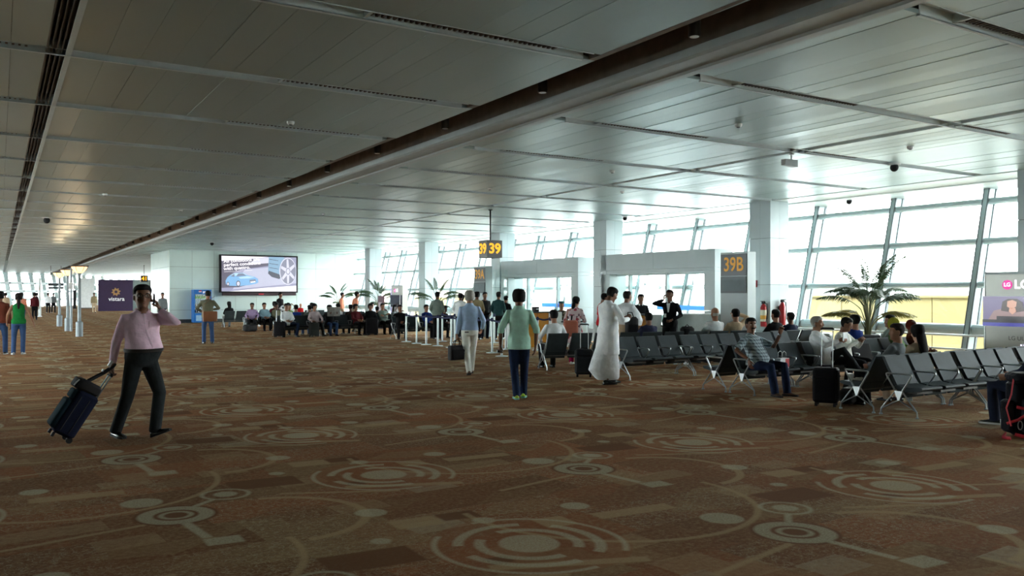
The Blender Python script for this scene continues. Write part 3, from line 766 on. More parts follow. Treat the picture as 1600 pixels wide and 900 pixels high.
# ------------------------------------------------------------------ advertising kiosks
M_kiosk = mat('pearl_grey_kiosk', rgb(196, 200, 192), 0.3, 0.1, 0.06, 1.5)
M_pink = mat('lit_magenta_mark', rgb(216, 60, 150), 0.4, emit=.2)
M_lav = mat('lit_lavender_edge', rgb(190, 170, 240), .4, emit=.3)
S_ppl, S_blazer, S_hair, S_red, S_skin, S_blue = scr('violet_studio', 120, 110, 150, .17), scr('mauve_jacket', 160, 130, 130, .17), scr('brown_hair', 60, 40, 40, .17), scr('red_panel', 180, 40, 60, .19), scr('face', 214, 160, 136, .19), scr('ticker_blue', 60, 60, 150, .22)
S_ltb, S_blk, S_dots = scr('light_blue', 150, 190, 225, .2), scr('near_black', 26, 24, 32, .3), scr('dot_white', 225, 220, 255, .3)
def kiosk(y0, y1, h, label, full):
    yc, w = (y0 + y1) / 2, y1 - y0
    t = tag(empty('advertising_kiosk', (16.0, yc, 0)), label, 'kiosk')
    def face(nm, a, b_, z0, z1, m, d=0.0, th=.006): return MB().bb(-th - d, -d, w / 2 - b_ * w, w / 2 - a * w, z0, z1).build(nm, m, t)
    MB().bb(0, .28, -w / 2, w / 2, .04, h).build('body', M_kiosk, t, bevel=.01)
    MB().bb(.03, .25, -w / 2 + .03, w / 2 - .03, 0, .04).build('plinth', M_base, t)
    MB().bb(-.01, .29, w / 2, w / 2 + .012, .1, h - .03).build('edge_light', M_lav if not full else M_post, t)
    face('top_rim', 0, 1, h - .05, h, M_portal, .002)
    M_l = MB().prism([(.09 * math.cos(R(i * 15)), .09 * math.sin(R(i * 15))) for i in range(24)], .01, Matrix.Translation((0, w / 2 - w * .315, h - .245)) @ Matrix.Rotation(R(-90), 4, 'Y')).build('logo_disc', M_pink, t)
    lg = text('lettering', 'LG', .10, S_white, M_l, (-.012, w / 2 - w * .315, h - .245), (R(90), 0, R(-90)), .001, .003)
    text('lettering', 'LG', .22, S_white, t, (-.008, w / 2 - w * .41, h - .245), (R(90), 0, R(-90)), .003, .008, 'LEFT')
    sz0, sz1 = h - 1.02, h - .46
    fr = face('screen', -.02, .98, sz0, sz1, S_ppl if full else S_blk, .0, .03)
    if full:
        def fp(nm, pts, m, d):
            MB().prism([(w / 2 - w * (-.02 + x), sz0 + (sz1 - sz0) * y) for x, y in pts], .001, Matrix(((0, 0, -1, -.031 - d * .002), (1, 0, 0, 0), (0, 1, 0, 0), (0, 0, 0, 1)))).build(nm, m, fr)
        fp('red_backdrop', [(.62, .30), (.62, 1), (1, 1), (1, .30)], S_red, 1); fp('blue_backdrop', [(.66, .30), (.68, .52), (1, .58), (1, .30)], S_ltb, 2)
        fp('jacket', [(.08, .22), (.16, .52), (.30, .60), (.50, .60), (.64, .50), (.70, .22)], S_blazer, 3)
        fp('hair', [(.26, .52), (.28, .82), (.36, .92), (.48, .92), (.56, .80), (.58, .52), (.44, .46)], S_hair, 4)
        fp('face', [(.345, .66), (.35, .84), (.42, .88), (.48, .82), (.47, .66), (.41, .58)], S_skin, 5); fp('neck', [(.37, .50), (.38, .62), (.46, .62), (.47, .50), (.42, .40)], S_skin, 5)
        fp('desk', [(.20, .22), (.20, .34), (.72, .34), (.72, .22)], S_blk, 5)
        fp('ticker', [(0, .0), (0, .12), (1, .12), (1, 0)], S_blue, 6); fp('ticker', [(0, .12), (0, .22), (1, .22), (1, .12)], S_blk, 6)
        text('lettering', 'the', .10, S_ltb, fr, (-.04, w / 2 - .70 * w, sz1 - .07), (R(90), 0, R(-90)), .0005, 0, 'LEFT'); text('lettering', 'news', .16, S_ltb, fr, (-.04, w / 2 - .70 * w, sz1 - .17), (R(90), 0, R(-90)), .0005, .004, 'LEFT')
        M_gtxt = mat('grey_lettering', rgb(96, 98, 96), .5)
        text('lettering', 'LG ULTRA HD TV', .105, M_gtxt, t, (-.008, w / 2 - .33 * w, h - 1.24), (R(90), 0, R(-90)), .001, 0, 'LEFT'); 
        dots = MB()
        for i in range(14):
            for j in range(9):
                yy, zz = w / 2 - w * (.42 + .042 * i), .28 + .055 * j
                if rnd.random() < .9 and (i > 1 or j < 7): dots.bb(-.008, -.002, yy - .014, yy + .014, zz - .014, zz + .014)
        dots.build('light_dots', S_dots, t)
    else:
        face('side_stripe', .80, .88, sz0, sz1, M_white, .032, .002)
        face('notice', .15, .85, h - 1.35, h - 1.12, M_white, .001, .004)
kiosk(7.42, 8.72, 2.08, 'pearl grey kiosk with a news broadcast at right edge', True)
kiosk(35.6, 36.9, 2.05, 'distant pale kiosk with lit lavender edge between palms', False)
t = tag(empty('totem_sign', (15.3, 36.6, 0)), 'narrow maroon and white totem beside the distant kiosk', 'sign')
MB().bb(0, .12, -.25, .25, 0, 1.55).build('body', mat('maroon_totem', rgb(104, 62, 76), .4), t); MB().bb(-.004, 0, -.19, .19, .75, 1.25).build('print', mat('pale_print', rgb(190, 170, 178), .5), t)

# ------------------------------------------------------------------ drinks cooler
t = tag(empty('drinks_cooler', (9.25, 48.75, 0)), 'blue drinks cooler with glass door against the white wall', 'cooler')
M_pblue = mat('cooler_blue', rgb(24, 92, 160), .35, emit=.06)
MB().bb(0, .95, -.0, .68, .04, .55).bb(0, .06, 0, .68, .55, 1.62).bb(.89, .95, 0, .68, .55, 1.62).bb(0, .95, .62, .68, .55, 1.62).build('body', M_pblue, t)
MB().bb(0, .95, -.02, .68, 1.62, 1.88).build('header', M_pblue, t, bevel=.01)
S_in = scr('cooler_interior', 214, 224, 226, .10)
MB().bb(.06, .89, .60, .62, .55, 1.62).build('interior', S_in, t)
for z in (.58, .84, 1.10, 1.36): MB().bb(.06, .89, .08, .60, z - .012, z).build('shelf', M_white, t)
M_door = MB().bb(.03, .92, -.025, -.015, .55, 1.62).build('door', M_dglass, t); MB().bb(.86, .89, -.06, -.025, .9, 1.3).build('handle', M_black, M_door)
for i in range(2): MB().bb(.12 + .4 * i, .42 + .4 * i, -.006, 0, .12, .44).build('poster', mat('pale_blue_poster', rgb(150, 190, 220), .5), t)
for sgn, m in ((1, mat('globe_red', rgb(200, 40, 50), .4)), (-1, mat('globe_navy', rgb(20, 50, 120), .4))):
    MB().prism([(.09 * math.cos(R(a)), sgn * .025 + sgn * .065 * math.sin(R(a))) for a in range(0, 181, 15)][::sgn], .006, Matrix.Translation((.34, -.022, 1.75)) @ Matrix.Rotation(R(90), 4, 'X')).build('globe_mark', m, t)
MB().prism([(.092 * math.cos(R(a)), .026 * math.sin(R(a))) for a in range(0, 360, 20)], .005, Matrix.Translation((.34, -.022, 1.75)) @ Matrix.Rotation(R(90), 4, 'X')).build('globe_mark', M_white, t)
text('lettering', 'pepsi', .17, S_white, t, (.66, -.026, 1.75), (R(90), 0, 0), .001, .002)
bc = [mat('bottle_%s' % n, c, .25) for n, c in (('green', rgb(150, 190, 60)), ('dark', rgb(40, 26, 24)), ('clear', rgb(200, 215, 220)), ('orange', rgb(220, 130, 40)), ('navy', rgb(40, 50, 90)))]
bm_ = [MB().lathe([(.032, 0), (.034, .01), (.034, .13), (.014, .18), (.014, .20), (.016, .205), (.016, .225), (.0, .226)], n=10).mesh('drink_bottle', m) for m in bc]
rows_ = {.58: 4, .84: 1, 1.10: 2, 1.36: 0}
nm_ = {0: 'green', 1: 'dark', 2: 'clear', 3: 'orange', 4: 'navy'}
shelfn = {.58: 'bottom shelf', .84: 'second lowest shelf', 1.10: 'third shelf up', 1.36: 'top shelf'}
for z, kc in rows_.items():
    for i in range(8):
        o = bpy.data.objects.new('drink_bottle', bm_[kc]); C.objects.link(o); o.location = (9.25 + .13 + .095 * i, 48.75 + .18, z)
        tag(o, '%s drink bottle in a row on the cooler %s' % (nm_[kc], shelfn[z]), 'bottle', 'bottles on the cooler ' + shelfn[z])

# ------------------------------------------------------------------ glowing bowl lamps on poles
M_glow = mat('warm_lamp_glass', rgb(255, 196, 140), .5, emit=.42)
M_pole = mat('silver_lamp_pole', (0.26, 0.30, 0.32, 1), .5, .3)
M_dark = mat('dark_bronze', (0.05, 0.045, 0.04, 1), .5, .5)
for (x, y, lab) in ((2.64, 36.04, 'nearest and tallest looking of the glowing bowl lamps on silver poles'), (2.59, 41.6, 'middle one of the glowing bowl lamps on silver poles'), (2.60, 47.65, 'farthest of the glowing bowl lamps on silver poles')):
    t = tag(empty('pole_lamp', (x, y, 0)), lab, 'lamp', 'bowl lamps along the concourse')
    MB().lathe([(.13, 0), (.13, .55), (.075, .60)], n=16).build('base', M_pole, t, True)
    MB().lathe([(.065, .58), (.05, 2.40), (.09, 2.46)], n=14).build('pole', M_pole, t, True)
    MB().lathe([(.09, 2.45), (.16, 2.50), (.24, 2.60), (.285, 2.70), (.27, 2.70), (.22, 2.60), (.12, 2.52)], n=24).build('lamp_shade', M_glow, t, True)
    MB().lathe([(.285, 2.695), (.335, 2.73), (.335, 2.745), (.27, 2.72)], n=24).build('rim', M_dark, t, True)
    for q in range(6):
        a = R(60 * q); MB().tube([(.10 * math.cos(a), .10 * math.sin(a), 2.46), (.25 * math.cos(a), .25 * math.sin(a), 2.595), (.30 * math.cos(a), .30 * math.sin(a), 2.71)], .008, 6).build('rib', M_dark, t, True)
    li = bpy.data.lights.new('bowl_bulb', 'POINT'); li.energy = 12; li.color = (1, .72, .42); li.shadow_soft_size = .15
    lo_ = bpy.data.objects.new('bowl_bulb', li); C.objects.link(lo_); lo_.parent = t; lo_.location = (0, 0, 2.72)
t = tag(empty('camera_mast', (2.70, 41.2, 0)), 'thin silver mast with boxes beside the middle bowl lamp', 'mast')
MB().lathe([(.05, 0), (.045, 2.72)], n=12).build('pole', M_pole, t, True); MB().bb(-.10, .06, -.06, .06, 1.85, 2.15).build('box', M_white, t); MB().bb(.08, .14, -.04, .04, 1.85, 2.12).build('box', M_white, t)
t = tag(empty('white_mast', (2.46, 67.7, 0)), 'slim white mast standing alone far down the concourse', 'mast')
MB().lathe([(.09, 0), (.08, 2.75)], n=12).build('pole', M_white, t, True); MB().lathe([(.14, 0), (.14, .06)], n=12).build('base', M_white, t)
t = tag(empty('direction_sign', (4.3, 84.0, 2.05)), 'small grey hanging direction boards far down the concourse', 'sign')
MB().bb(-.6, .6, -.05, .05, .26, .50).build('board', M_signgrey, t); MB().bb(-.6, .6, -.05, .05, .0, .2).build('board', M_signgrey, t)
for x in (-.4, .4): MB().tube([(x, 0, 0), (x, 0, 2.05)], .02, 8).build('hanger', M_black, t)

# ------------------------------------------------------------------ purple hoarding and white panel far away
t = tag(empty('advertising_hoarding', (7.85, 86.0, 0), R(-2)), 'dark purple hoarding with a gold star far down the concourse', 'hoarding')
M_purple = mat('deep_purple_board', rgb(44, 24, 62), .5); M_gold = mat('gold_print', rgb(170, 130, 80), .5)
MB().bb(0, 2.95, -.1, .1, 0, 2.95).build('board', M_purple, t); MB().bb(2.95, 4.6, -.05, .15, 0, 2.95).build('grey_board', M_cgrey, t); MB().bb(4.45, 4.6, -.08, .0, 0, 2.95).build('edge', M_base, t)
pts = []
for i in range(16):
    r_ = .42 if i % 2 == 0 else .27; pts.append((r_ * math.cos(R(i * 22.5 + 11)), r_ * math.sin(R(i * 22.5 + 11))))
MB().prism(pts, .01, Matrix.Translation((1.50, -.11, 1.80)) @ Matrix.Rotation(R(90), 4, 'X')).build('star', M_gold, t)
MB().prism([(.13 * math.cos(R(i * 30)), .13 * math.sin(R(i * 30))) for i in range(12)], .01, Matrix.Translation((1.50, -.125, 1.80)) @ Matrix.Rotation(R(90), 4, 'X')).build('star_heart', M_purple, t)
text('lettering', 'vistara', .52, M_wtxt, t, (1.55, -.115, 1.12), (R(90), 0, 0), .003, .008)
t = tag(empty('white_partition', (7.35, 101.0, 0)), 'tall white partition left of the purple hoarding', 'partition')
MB().bb(0, 1.5, -.1, .1, .1, 3.3).build('panel', M_white, t); MB().bb(-.02, 1.52, -.15, .15, 0, .1).build('foot', M_base, t); MB().bb(-.55, -.25, -.1, .1, 0, 2.0).build('dark_panel', M_black, t)

# ------------------------------------------------------------------ handrail in front of the glass
t = tag(empty('handrail', (18.0, 0, 0)), 'two steel rails on posts in front of the leaning glass', 'handrail')
for z in (.75, .44): MB().tube([(0, -2, z), (0, 49, z)], .024, 10).build('rail', M_post, t, True)
for i in range(24):
    y = -1.2 + 2.2 * i
    MB().bb(-.02, .02, y - .03, y + .03, 0, .78).build('rail_post', M_mulld, t)

# ------------------------------------------------------------------ fixings on the near column
def extinguisher(x, y, z, rz, label, white):
    t = tag(empty('fire_extinguisher', (x, y, z), rz), label, 'extinguisher', 'fire extinguishers on the column')
    M_r = mat('extinguisher_red', rgb(168, 30, 36), .3)
    MB().lathe([(.0, 0), (.075, .005), (.08, .03), (.08, .50), (.05, .57), (.025, .60), (.0, .60)], (0, -.09, 0), 16).build('tank', M_r, t, True)
    MB().bb(-.03, .03, -.13, -.05, .60, .66).bb(-.01, .01, -.20, -.05, .66, .675).build('valve', M_black, t)
    MB().tube([(.03, -.09, .62), (.12, -.10, .60), (.13, -.10, .35), (.10, -.11, .12)], .012, 8).build('hose', M_black, t, True)
    if white:
        MB().lathe([(.0815, .14), (.0815, .44)], (0, -.09, 0), 16, False).build('label', mat('label_white', rgb(226, 220, 196), .5), t, True); MB().lathe([(.0825, .20), (.0825, .30)], (0, -.09, 0), 16, False).build('label', mat('label_amber', rgb(220, 160, 60), .5), t, True)
    MB().bb(-.05, .05, -.02, .0, .2, .5).build('bracket', M_black, t)
extinguisher(17.09, 15.0, .80, R(-90), 'red extinguisher with white and amber label on column beside 39B', True)
extinguisher(17.45, 14.855, .84, R(0), 'plain red extinguisher with hose on the brighter column face', False)
t = tag(empty('call_point', (17.09, 15.36, 1.93), R(-90)), 'small red fire call point high on the column beside 39B', 'call point')
MB().bb(-.07, .07, -.05, .005, -.09, .09).build('box', mat('call_point_red', rgb(176, 30, 44), .4), t); MB().bb(-.04, .04, -.055, -.05, -.04, .04).build('window', M_white, t)

# ------------------------------------------------------------------ ceiling fixtures
spots = []
def spotlight(x, y, i):
    t = empty('slot_spotlight', (x, y, 4.16))
    MB().lathe([(.055, 0), (.06, .01), (.06, .24), (.03, .26)], n=14).build('can', M_dark, t, True); MB().lathe([(.045, -.004), (.045, .012)], n=12).build('lens', M_white, t)
    MB().tube([(0, 0, .25), (0, 0, .79)], .012, 8).build('stem', M_dark, t)
    tag(t, 'dark can spotlight in the brown ceiling slot, %s from the camera' % i, 'spotlight', 'spotlights in the ceiling slot')
names_ = ['first', 'second', 'third', 'fourth', 'fifth', 'sixth', 'seventh', 'eighth', 'ninth', 'tenth', 'eleventh', 'twelfth', 'thirteenth', 'fourteenth', 'fifteenth', 'sixteenth', 'seventeenth', 'eighteenth', 'nineteenth']
for i in range(19): spotlight(5.72, 5.9 + 2.635 * i, names_[i])
def ceil_cam(x, y, label, sz=1.0):
    t = tag(empty('ceiling_camera', (x, y, CZ)), label, 'camera')
    MB().lathe([(.02 * sz, -.02), (.10 * sz, -.03), (.12 * sz, 0.0)], n=16).build('mount', M_white, t, True)
    MB().ball((0, 0, -.07 * sz), (.075 * sz, .075 * sz, .08 * sz)).build('dome', M_black, t, True)
    return t
def box_cam(x, y, label):
    t = tag(empty('bullet_camera', (x, y, CZ)), label, 'camera')
    MB().lathe([(.05, -.015), (.06, .0)], n=12).build('mount', M_white, t); MB().tube([(0, 0, 0), (0, 0, -.12)], .015, 8).build('stem', M_white, t)
    MB().hull8([(-.20, -.05, -.20), (.10, -.06, -.22), (.10, .06, -.22), (-.20, .05, -.20)], [(-.20, -.05, -.10), (.10, -.06, -.10), (.10, .06, -.10), (-.20, .05, -.10)]).build('housing', mat('grey_camera', rgb(150, 154, 154), .4), t); MB().lathe([(.04, 0), (.04, .02)], (0, 0, 0), 12).build('lens', M_black, t)
    return t
box_cam(11.75, 9.75, 'pale bullet camera hanging where ceiling channels cross at right')
ceil_cam(14.25, 9.45, 'dome camera on ceiling channel right of the bullet camera')
ceil_cam(16.8, 20.4, 'dome camera at the foot of the ceiling edge beside bright column', .9)
ceil_cam(8.6, 41.0, 'dome camera on ceiling near the big screen', 1.1)
ceil_cam(18.6, 13.6, 'dome camera on the soffit above the large palm', .9)
ceil_cam(1.3, 30.4, 'dome camera on ceiling beside the line diffuser', 1.3)
for i, (x, y, lab) in enumerate([(3.5, 11.6, 'upper left ceiling'), (9.0, 8.4, 'ceiling right of the brown slot'), (10.3, 12.9, 'ceiling above the white-robed man'), (12.8, 8.2, 'ceiling at upper right'), (9.6, 16.5, 'ceiling above the 39 sign'), (8.4, 24.5, 'ceiling above the barrier posts'), (12.6, 15.4, 'ceiling above gate 39B counter'), (2.2, 22.4, 'left ceiling above the walking man'), (4.5, 25.6, 'left ceiling near the brown slot')]):
    t = tag(empty('smoke_detector', (x, y, CZ)), 'small round smoke detector on the %s' % lab, 'detector', 'smoke detectors')
    MB().lathe([(.035, -.045), (.05, -.03), (.055, 0)], n=14).build('body', M_white, t, True); MB().lathe([(.02, -.055), (.03, -.045)], n=10).build('sensor', M_mulld, t)

# ------------------------------------------------------------------ palms in square pots
def leaf_mat(n, c1, c2):
    m = bpy.data.materials.new(n); m.use_nodes = True
    k = N(m.node_tree); b = k.n['Principled BSDF']; f = k.noise(k.coord(), 4.0)
    k.l.new(k.mix(k.ramp(f, .35, .65), c1, c2), b.inputs['Base Color']); b.inputs['Roughness'].default_value = .5
    tr_ = k.n.new('ShaderNodeBsdfTranslucent'); k.l.new(k.mix(f, c1, c2), tr_.inputs[0]); mx = k.n.new('ShaderNodeMixShader'); mx.inputs[0].default_value = .18
    k.l.new(b.outputs[0], mx.inputs[1]); k.l.new(tr_.outputs[0], mx.inputs[2]); k.l.new(mx.outputs[0], k.n['Material Output'].inputs[0]); return m
M_leaf = leaf_mat('palm_green', (0.022, 0.060, 0.024, 1), (0.050, 0.10, 0.034, 1)); M_leafy = leaf_mat('palm_yellowing', (0.16, 0.17, 0.03, 1), (0.30, 0.24, 0.05, 1))
M_stem = mat('palm_stem', (0.11, 0.12, 0.045, 1), .6); M_pot = mat('graphite_pot', rgb(70, 76, 84), .4); M_potl = mat('silver_pot', rgb(150, 158, 160), .4); M_soil = mat('dark_soil', (0.03, 0.02, 0.015, 1), .95)
def frond(base, az, L, rise, droop, m, t, rr):
    """a feathered leaf: arching midrib with paired leaflets"""
    b = MB(); pts = []
    d = Vector((math.cos(az), math.sin(az), 0))
    for i in range(13):
        f = i / 12
        pts.append(Vector(base) + d * (L * (f ** 1.15) * .80) + Vector((0, 0, rise * f - droop * f ** 2.6)))
    b.tube(pts, [.011 * (1 - .75 * i / 12) for i in range(13)], 5)
    side = d.cross(Vector((0, 0, 1)))
    for i in range(3, 13):
        for q in range(4):
            f = (i + q / 4) / 12
            if f >= 1.0: continue
            k_ = int(f * 12); u_ = f * 12 - k_; p = pts[k_].lerp(pts[min(k_ + 1, 12)], u_)
            tg = (pts[min(k_ + 1, 12)] - pts[max(k_ - 1, 0)]).normalized()
            ll = .30 * math.sin(math.pi * min(1, .18 + f * .80)) * L / 1.3 * rr.uniform(.8, 1.1)
            for s_ in (-1, 1):
                dr = (tg * .75 + side * s_ * .75 + Vector((0, 0, rr.uniform(-.25, .1)))).normalized()
                w = tg.cross(dr).normalized().cross(dr) * .013
                tip = p + dr * ll + Vector((0, 0, -ll * .55)); mid = p + dr * ll * .5 + Vector((0, 0, -ll * .05))
                b.add([p - w * .4, p + w * .4, mid + w, tip, mid - w], [(0, 1, 2, 4), (4, 2, 3)])
    return b.build('frond', m, t, False)
def palm(x, y, hs, n, label, pot, seed, big=False):
    rr = random.Random(seed)
    t = tag(empty('potted_palm', (x, y, 0), rr.uniform(0, 1)), label, 'plant', 'potted palms along the glass')
    pt = MB(); s0, s1 = .20, .25; h = .74
    pt.hull8([(-s0, -s0, 0), (s0, -s0, 0), (s0, s0, 0), (-s0, s0, 0)], [(-s1, -s1, h), (s1, -s1, h), (s1, s1, h), (-s1, s1, h)])
    pt.build('pot', pot, t, bevel=.01); MB().bb(-s1 + .03, s1 - .03, -s1 + .03, s1 - .03, h - .02, h + .005).build('soil', M_soil, t)
    for i in range(n):
        az = 2.399 * i + rr.uniform(-.25, .25); kind_ = ('up', 'mid', 'mid', 'low')[i % 4]
        rb = .07 * rr.random(); bx = (rb * math.cos(az), rb * math.sin(az), h)
        up_, L, ri, dr = {'up': (.58, .66, .74, .20), 'mid': (.46, .98, .58, .40), 'low': (.22, .74, .36, .30)}[kind_]
        k_ = rr.uniform(.85, 1.12); up_ *= hs * k_; L *= hs * k_; ri *= hs * k_; dr *= hs * k_
        sp_ = .10 if kind_ == 'up' else .16; top = (sp_ * math.cos(az), sp_ * math.sin(az), h + up_)
        MB().tube([bx, (bx[0] * .5 + top[0] * .3, bx[1] * .5 + top[1] * .3, h + up_ * .5), top], [.016, .013, .009], 6).build('stem', M_stem, t, True)
        frond(top, az, L, ri, dr, M_leafy if big and kind_ == 'low' else M_leaf, t, rr)
palm(16.75, 11.75, 1.45, 30, 'large potted palm with yellowing lower fronds in graphite pot near glass', M_pot, 5, True)
palm(16.2, 32.4, 1.30, 16, 'potted palm in silver pot left of gate 39A', M_potl, 9)
palm(16.3, 39.2, 1.35, 18, 'potted palm left of the distant kiosk', M_potl, 12)
palm(16.5, 45.6, 1.3, 16, 'farthest potted palm against the white wall corner', M_potl, 21)
# small bins by the rail
for x, y, lab in ((16.9, 13.0, 'left grey metal bin by the rail beside the palm'), (16.9, 12.35, 'right grey metal bin by the rail beside the palm')):
    t = tag(empty('waste_bin', (x, y, 0)), lab, 'bin', 'bins beside the palm')
    MB().lathe([(.15, 0), (.16, .02), (.16, .70), (.14, .70), (.13, .10), (0, .10)], n=20).build('body', M_cgrey, t, True); MB().lathe([(.165, .66), (.17, .70), (.165, .72), (.14, .72)], n=20).build('rim', M_post, t, True)

# ------------------------------------------------------------------ outside: boarding bridges and low buildings
M_yel = mat('cream_yellow_cladding', (0.30, 0.245, 0.105, 1), .6, 0, .03, .6); M_ydark = mat('bridge_dark_joint', (0.16, 0.12, 0.06, 1), .7); M_bwhite = mat('bridge_white', (.45, .46, .46, 1), .5)  # darker tunnel colour shows in the joints between bridge panels
def bridge(x0, x1, y0, y1, z0, z1, label):
    t = tag(empty('boarding_bridge', ((x0 + x1) / 2, y0, z0)), label, 'boarding bridge')
    w = x1 - x0; L = y1 - y0; h = z1 - z0
    MB().bb(-w / 2, w / 2, 0, L, 0, h).build('tunnel', M_ydark, t)
    n = int(L / 1.62) + 1; pw = L / n
    for i in range(n):
        MB().bb(-w / 2 - .03, -w / 2, pw * i + .015, pw * (i + 1) - .015, h * .22, h - .05).build('panel', M_yel, t); MB().bb(-w / 2 - .03, -w / 2, pw * i + .015, pw * (i + 1) - .015, 0, h * .22 - .02).build('panel', M_yel, t)
    MB().bb(-w / 2 - .1, w / 2 + .1, -.1, L + .1, h - .05, h).build('roof', M_yel, t)
    for i in (0.15, .85): MB().bb(-.4, .4, L * i - .4, L * i + .4, -z0 - 5.5 - 2 * -z0 if False else -(z0 + 5.5), 0).build('pier', M_bwhite, t)
bridge(24.0, 27.5, 2.0, 19.4, -1.35, 1.60, 'cream yellow boarding bridge outside the glass behind the large palm')
bridge(27.0, 30.0, 50.5, 58.0, -1.0, 1.35, 'small yellow boarding bridge outside the glass near gate 39A')
t = tag(empty('apron_building', (150, 70, -5.5), R(20)), 'long low pale building far across the apron', 'building')
MB().bb(0, 25, -60, 60, 0, 8).build('wall', M_bwhite, t); MB().bb(-1, 26, -61, 61, 8, 8.6).build('roof', M_cgrey, t)
for i in range(12): MB().bb(-.1, 0, -56 + 10 * i, -50 + 10 * i, 3, 6).build('window', M_cgrey, t)
t = tag(empty('terminal_annex', (60, 130, -5.5), R(0)), 'pale brown flat-roofed building far beyond the glass behind palms', 'building')
MB().bb(0, 40, 0, 20, 0, 9.5).build('wall', mat('beige_annex', (.36, .30, .26, 1), .8), t); MB().bb(-.5, 40.5, -.5, 20.5, 9.5, 10).build('roof', M_cgrey, t)
# ------------------------------------------------------------------ people
SKIN = {k_: mat('skin_' + k_, c, .55, 0, .05, 8.0) for k_, c in (('tan', rgb(150, 104, 78)), ('brown', rgb(118, 78, 56)), ('dark', rgb(86, 56, 42)), ('fair', rgb(196, 148, 122)))}
M_hairb = mat('black_hair', (0.007, 0.006, 0.006, 1), .75, 0, .3, 30, .4, 90, spec=.15); M_hairg = mat('grey_hair', rgb(150, 146, 138), .6, 0, .15, 30, .4, 90); M_hairbr = mat('dark_brown_hair', (0.016, 0.010, 0.008, 1), .75, 0, .3, 30, .4, 90, spec=.15)
M_eye = mat('dark_eye', (0.01, 0.008, 0.008, 1), .2); M_eyew = mat('eye_white', (.6, .6, .58, 1), .3); M_lip = mat('lip', rgb(116, 72, 60), .5)
M_shoeb = mat('black_shoe_leather', (0.012, 0.012, 0.013, 1), .25, spec=.7); M_shoew = mat('white_trainer', rgb(206, 208, 206), .6); M_shoebr = mat('brown_shoe', rgb(90, 62, 44), .5)
M_belt_ = mat('black_belt', (0.012, 0.012, 0.013, 1), .4)
DEFER = []        # (object, extra geometry joined after the surface has been fused)
V = Vector
def ik(a, b, l1, l2, hint):
    a, b = V(a), V(b); d = b - a; L = d.length
    if L > (l1 + l2) * .995: b = a + d * ((l1 + l2) * .995 / L); d = b - a; L = d.length
    L = max(L, abs(l1 - l2) + .02)
    x = (l1 * l1 - l2 * l2 + L * L) / (2 * L); h = math.sqrt(max(l1 * l1 - x * x, 0)); u = d.normalized()
    w = V(hint); w = w - u * w.dot(u); w = w.normalized() if w.length > 1e-5 else u.orthogonal().normalized()
    return a + u * x + w * h, b
def ell(c, a, b, ra, rb, n=16, sq=1.0):
    out = []
    for j in range(n):
        t = 2 * math.pi * j / n; ct, st = math.cos(t), math.sin(t)
        ct = math.copysign(abs(ct) ** sq, ct); st = math.copysign(abs(st) ** sq, st)
        out.append(c + a * (ra * ct) + b * (rb * st))
    return out
HEADP = [(-.118, .018, .050, -.012), (-.112, .034, .070, .000), (-.098, .046, .080, .020), (-.07, .058, .086, .050), (-.03, .067, .089, .076), (.01, .072, .089, .092), (.045, .0755, .090, .099), (.075, .071, .080, .094), (.098, .055, .058, .074), (.112, .034, .036, .048), (.118, .012, .014, .02)]
def hring(z, hw, f, bk, n, c, S, Fw, U, inf=0.0, fn=None):
    out = []
    for j in range(n):
        t = 2 * math.pi * j / n; x = math.sin(t); y = math.cos(t)        # t=0 faces front
        rx = hw + inf; ry = (f if y > 0 else max(bk, .004)) + inf
        k_ = fn(z, t) if fn else 1.0
        out.append(c + S * (rx * x * k_) + Fw * (ry * y * k_) + U * (z + (inf * .6 if z > .08 else 0)))
    return out
def head_mesh(b, c, S, Fw, U):
    b.rings([hring(z, hw, f, bk, 20, c, S, Fw, U) for z, hw, f, bk in HEADP])
    Mx = Matrix((S, Fw, U)).transposed()
    def e(x, y, z, rx, ry, rz): b.ball(c + S * x + Fw * y + U * z, (rx, ry, rz), 10, 6, Mx)
    e(0, .094, -.022, .014, .018, .026); e(0, .088, .004, .009, .013, .026); e(0, .100, -.034, .017, .012, .010)
    e(0, .080, .030, .050, .014, .010); e(0, .078, -.100, .022, .016, .014)
    for s_ in (-1, 1):
        e(s_ * .078, -.004, -.008, .010, .020, .032); e(s_ * .045, .066, -.028, .020, .020, .018)
def face_bits(root, c, S, Fw, U, lids=True):
    Mx = Matrix((S, Fw, U)).transposed()
    b = MB(); w = MB(); br = MB(); l = MB()
    for s_ in (-1, 1):
        w.ball(c + S * (s_ * .032) + Fw * .079 + U * .008, (.014, .009, .007), 10, 6, Mx)
        b.ball(c + S * (s_ * .032) + Fw * .084 + U * .008, (.0065, .006, .0065), 8, 6, Mx)
        br.ball(c + S * (s_ * .034) + Fw * .086 + U * .030, (.020, .006, .0045), 8, 6, Mx)
    l.ball(c + Fw * .0855 + U * -.063, (.021, .006, .005), 10, 6, Mx)
    w.build('eye_white', M_eyew, root, True); b.build('pupil', M_eye, root, True); br.build('eyebrow', M_hairb, root, True); l.build('mouth', M_lip, root, True)
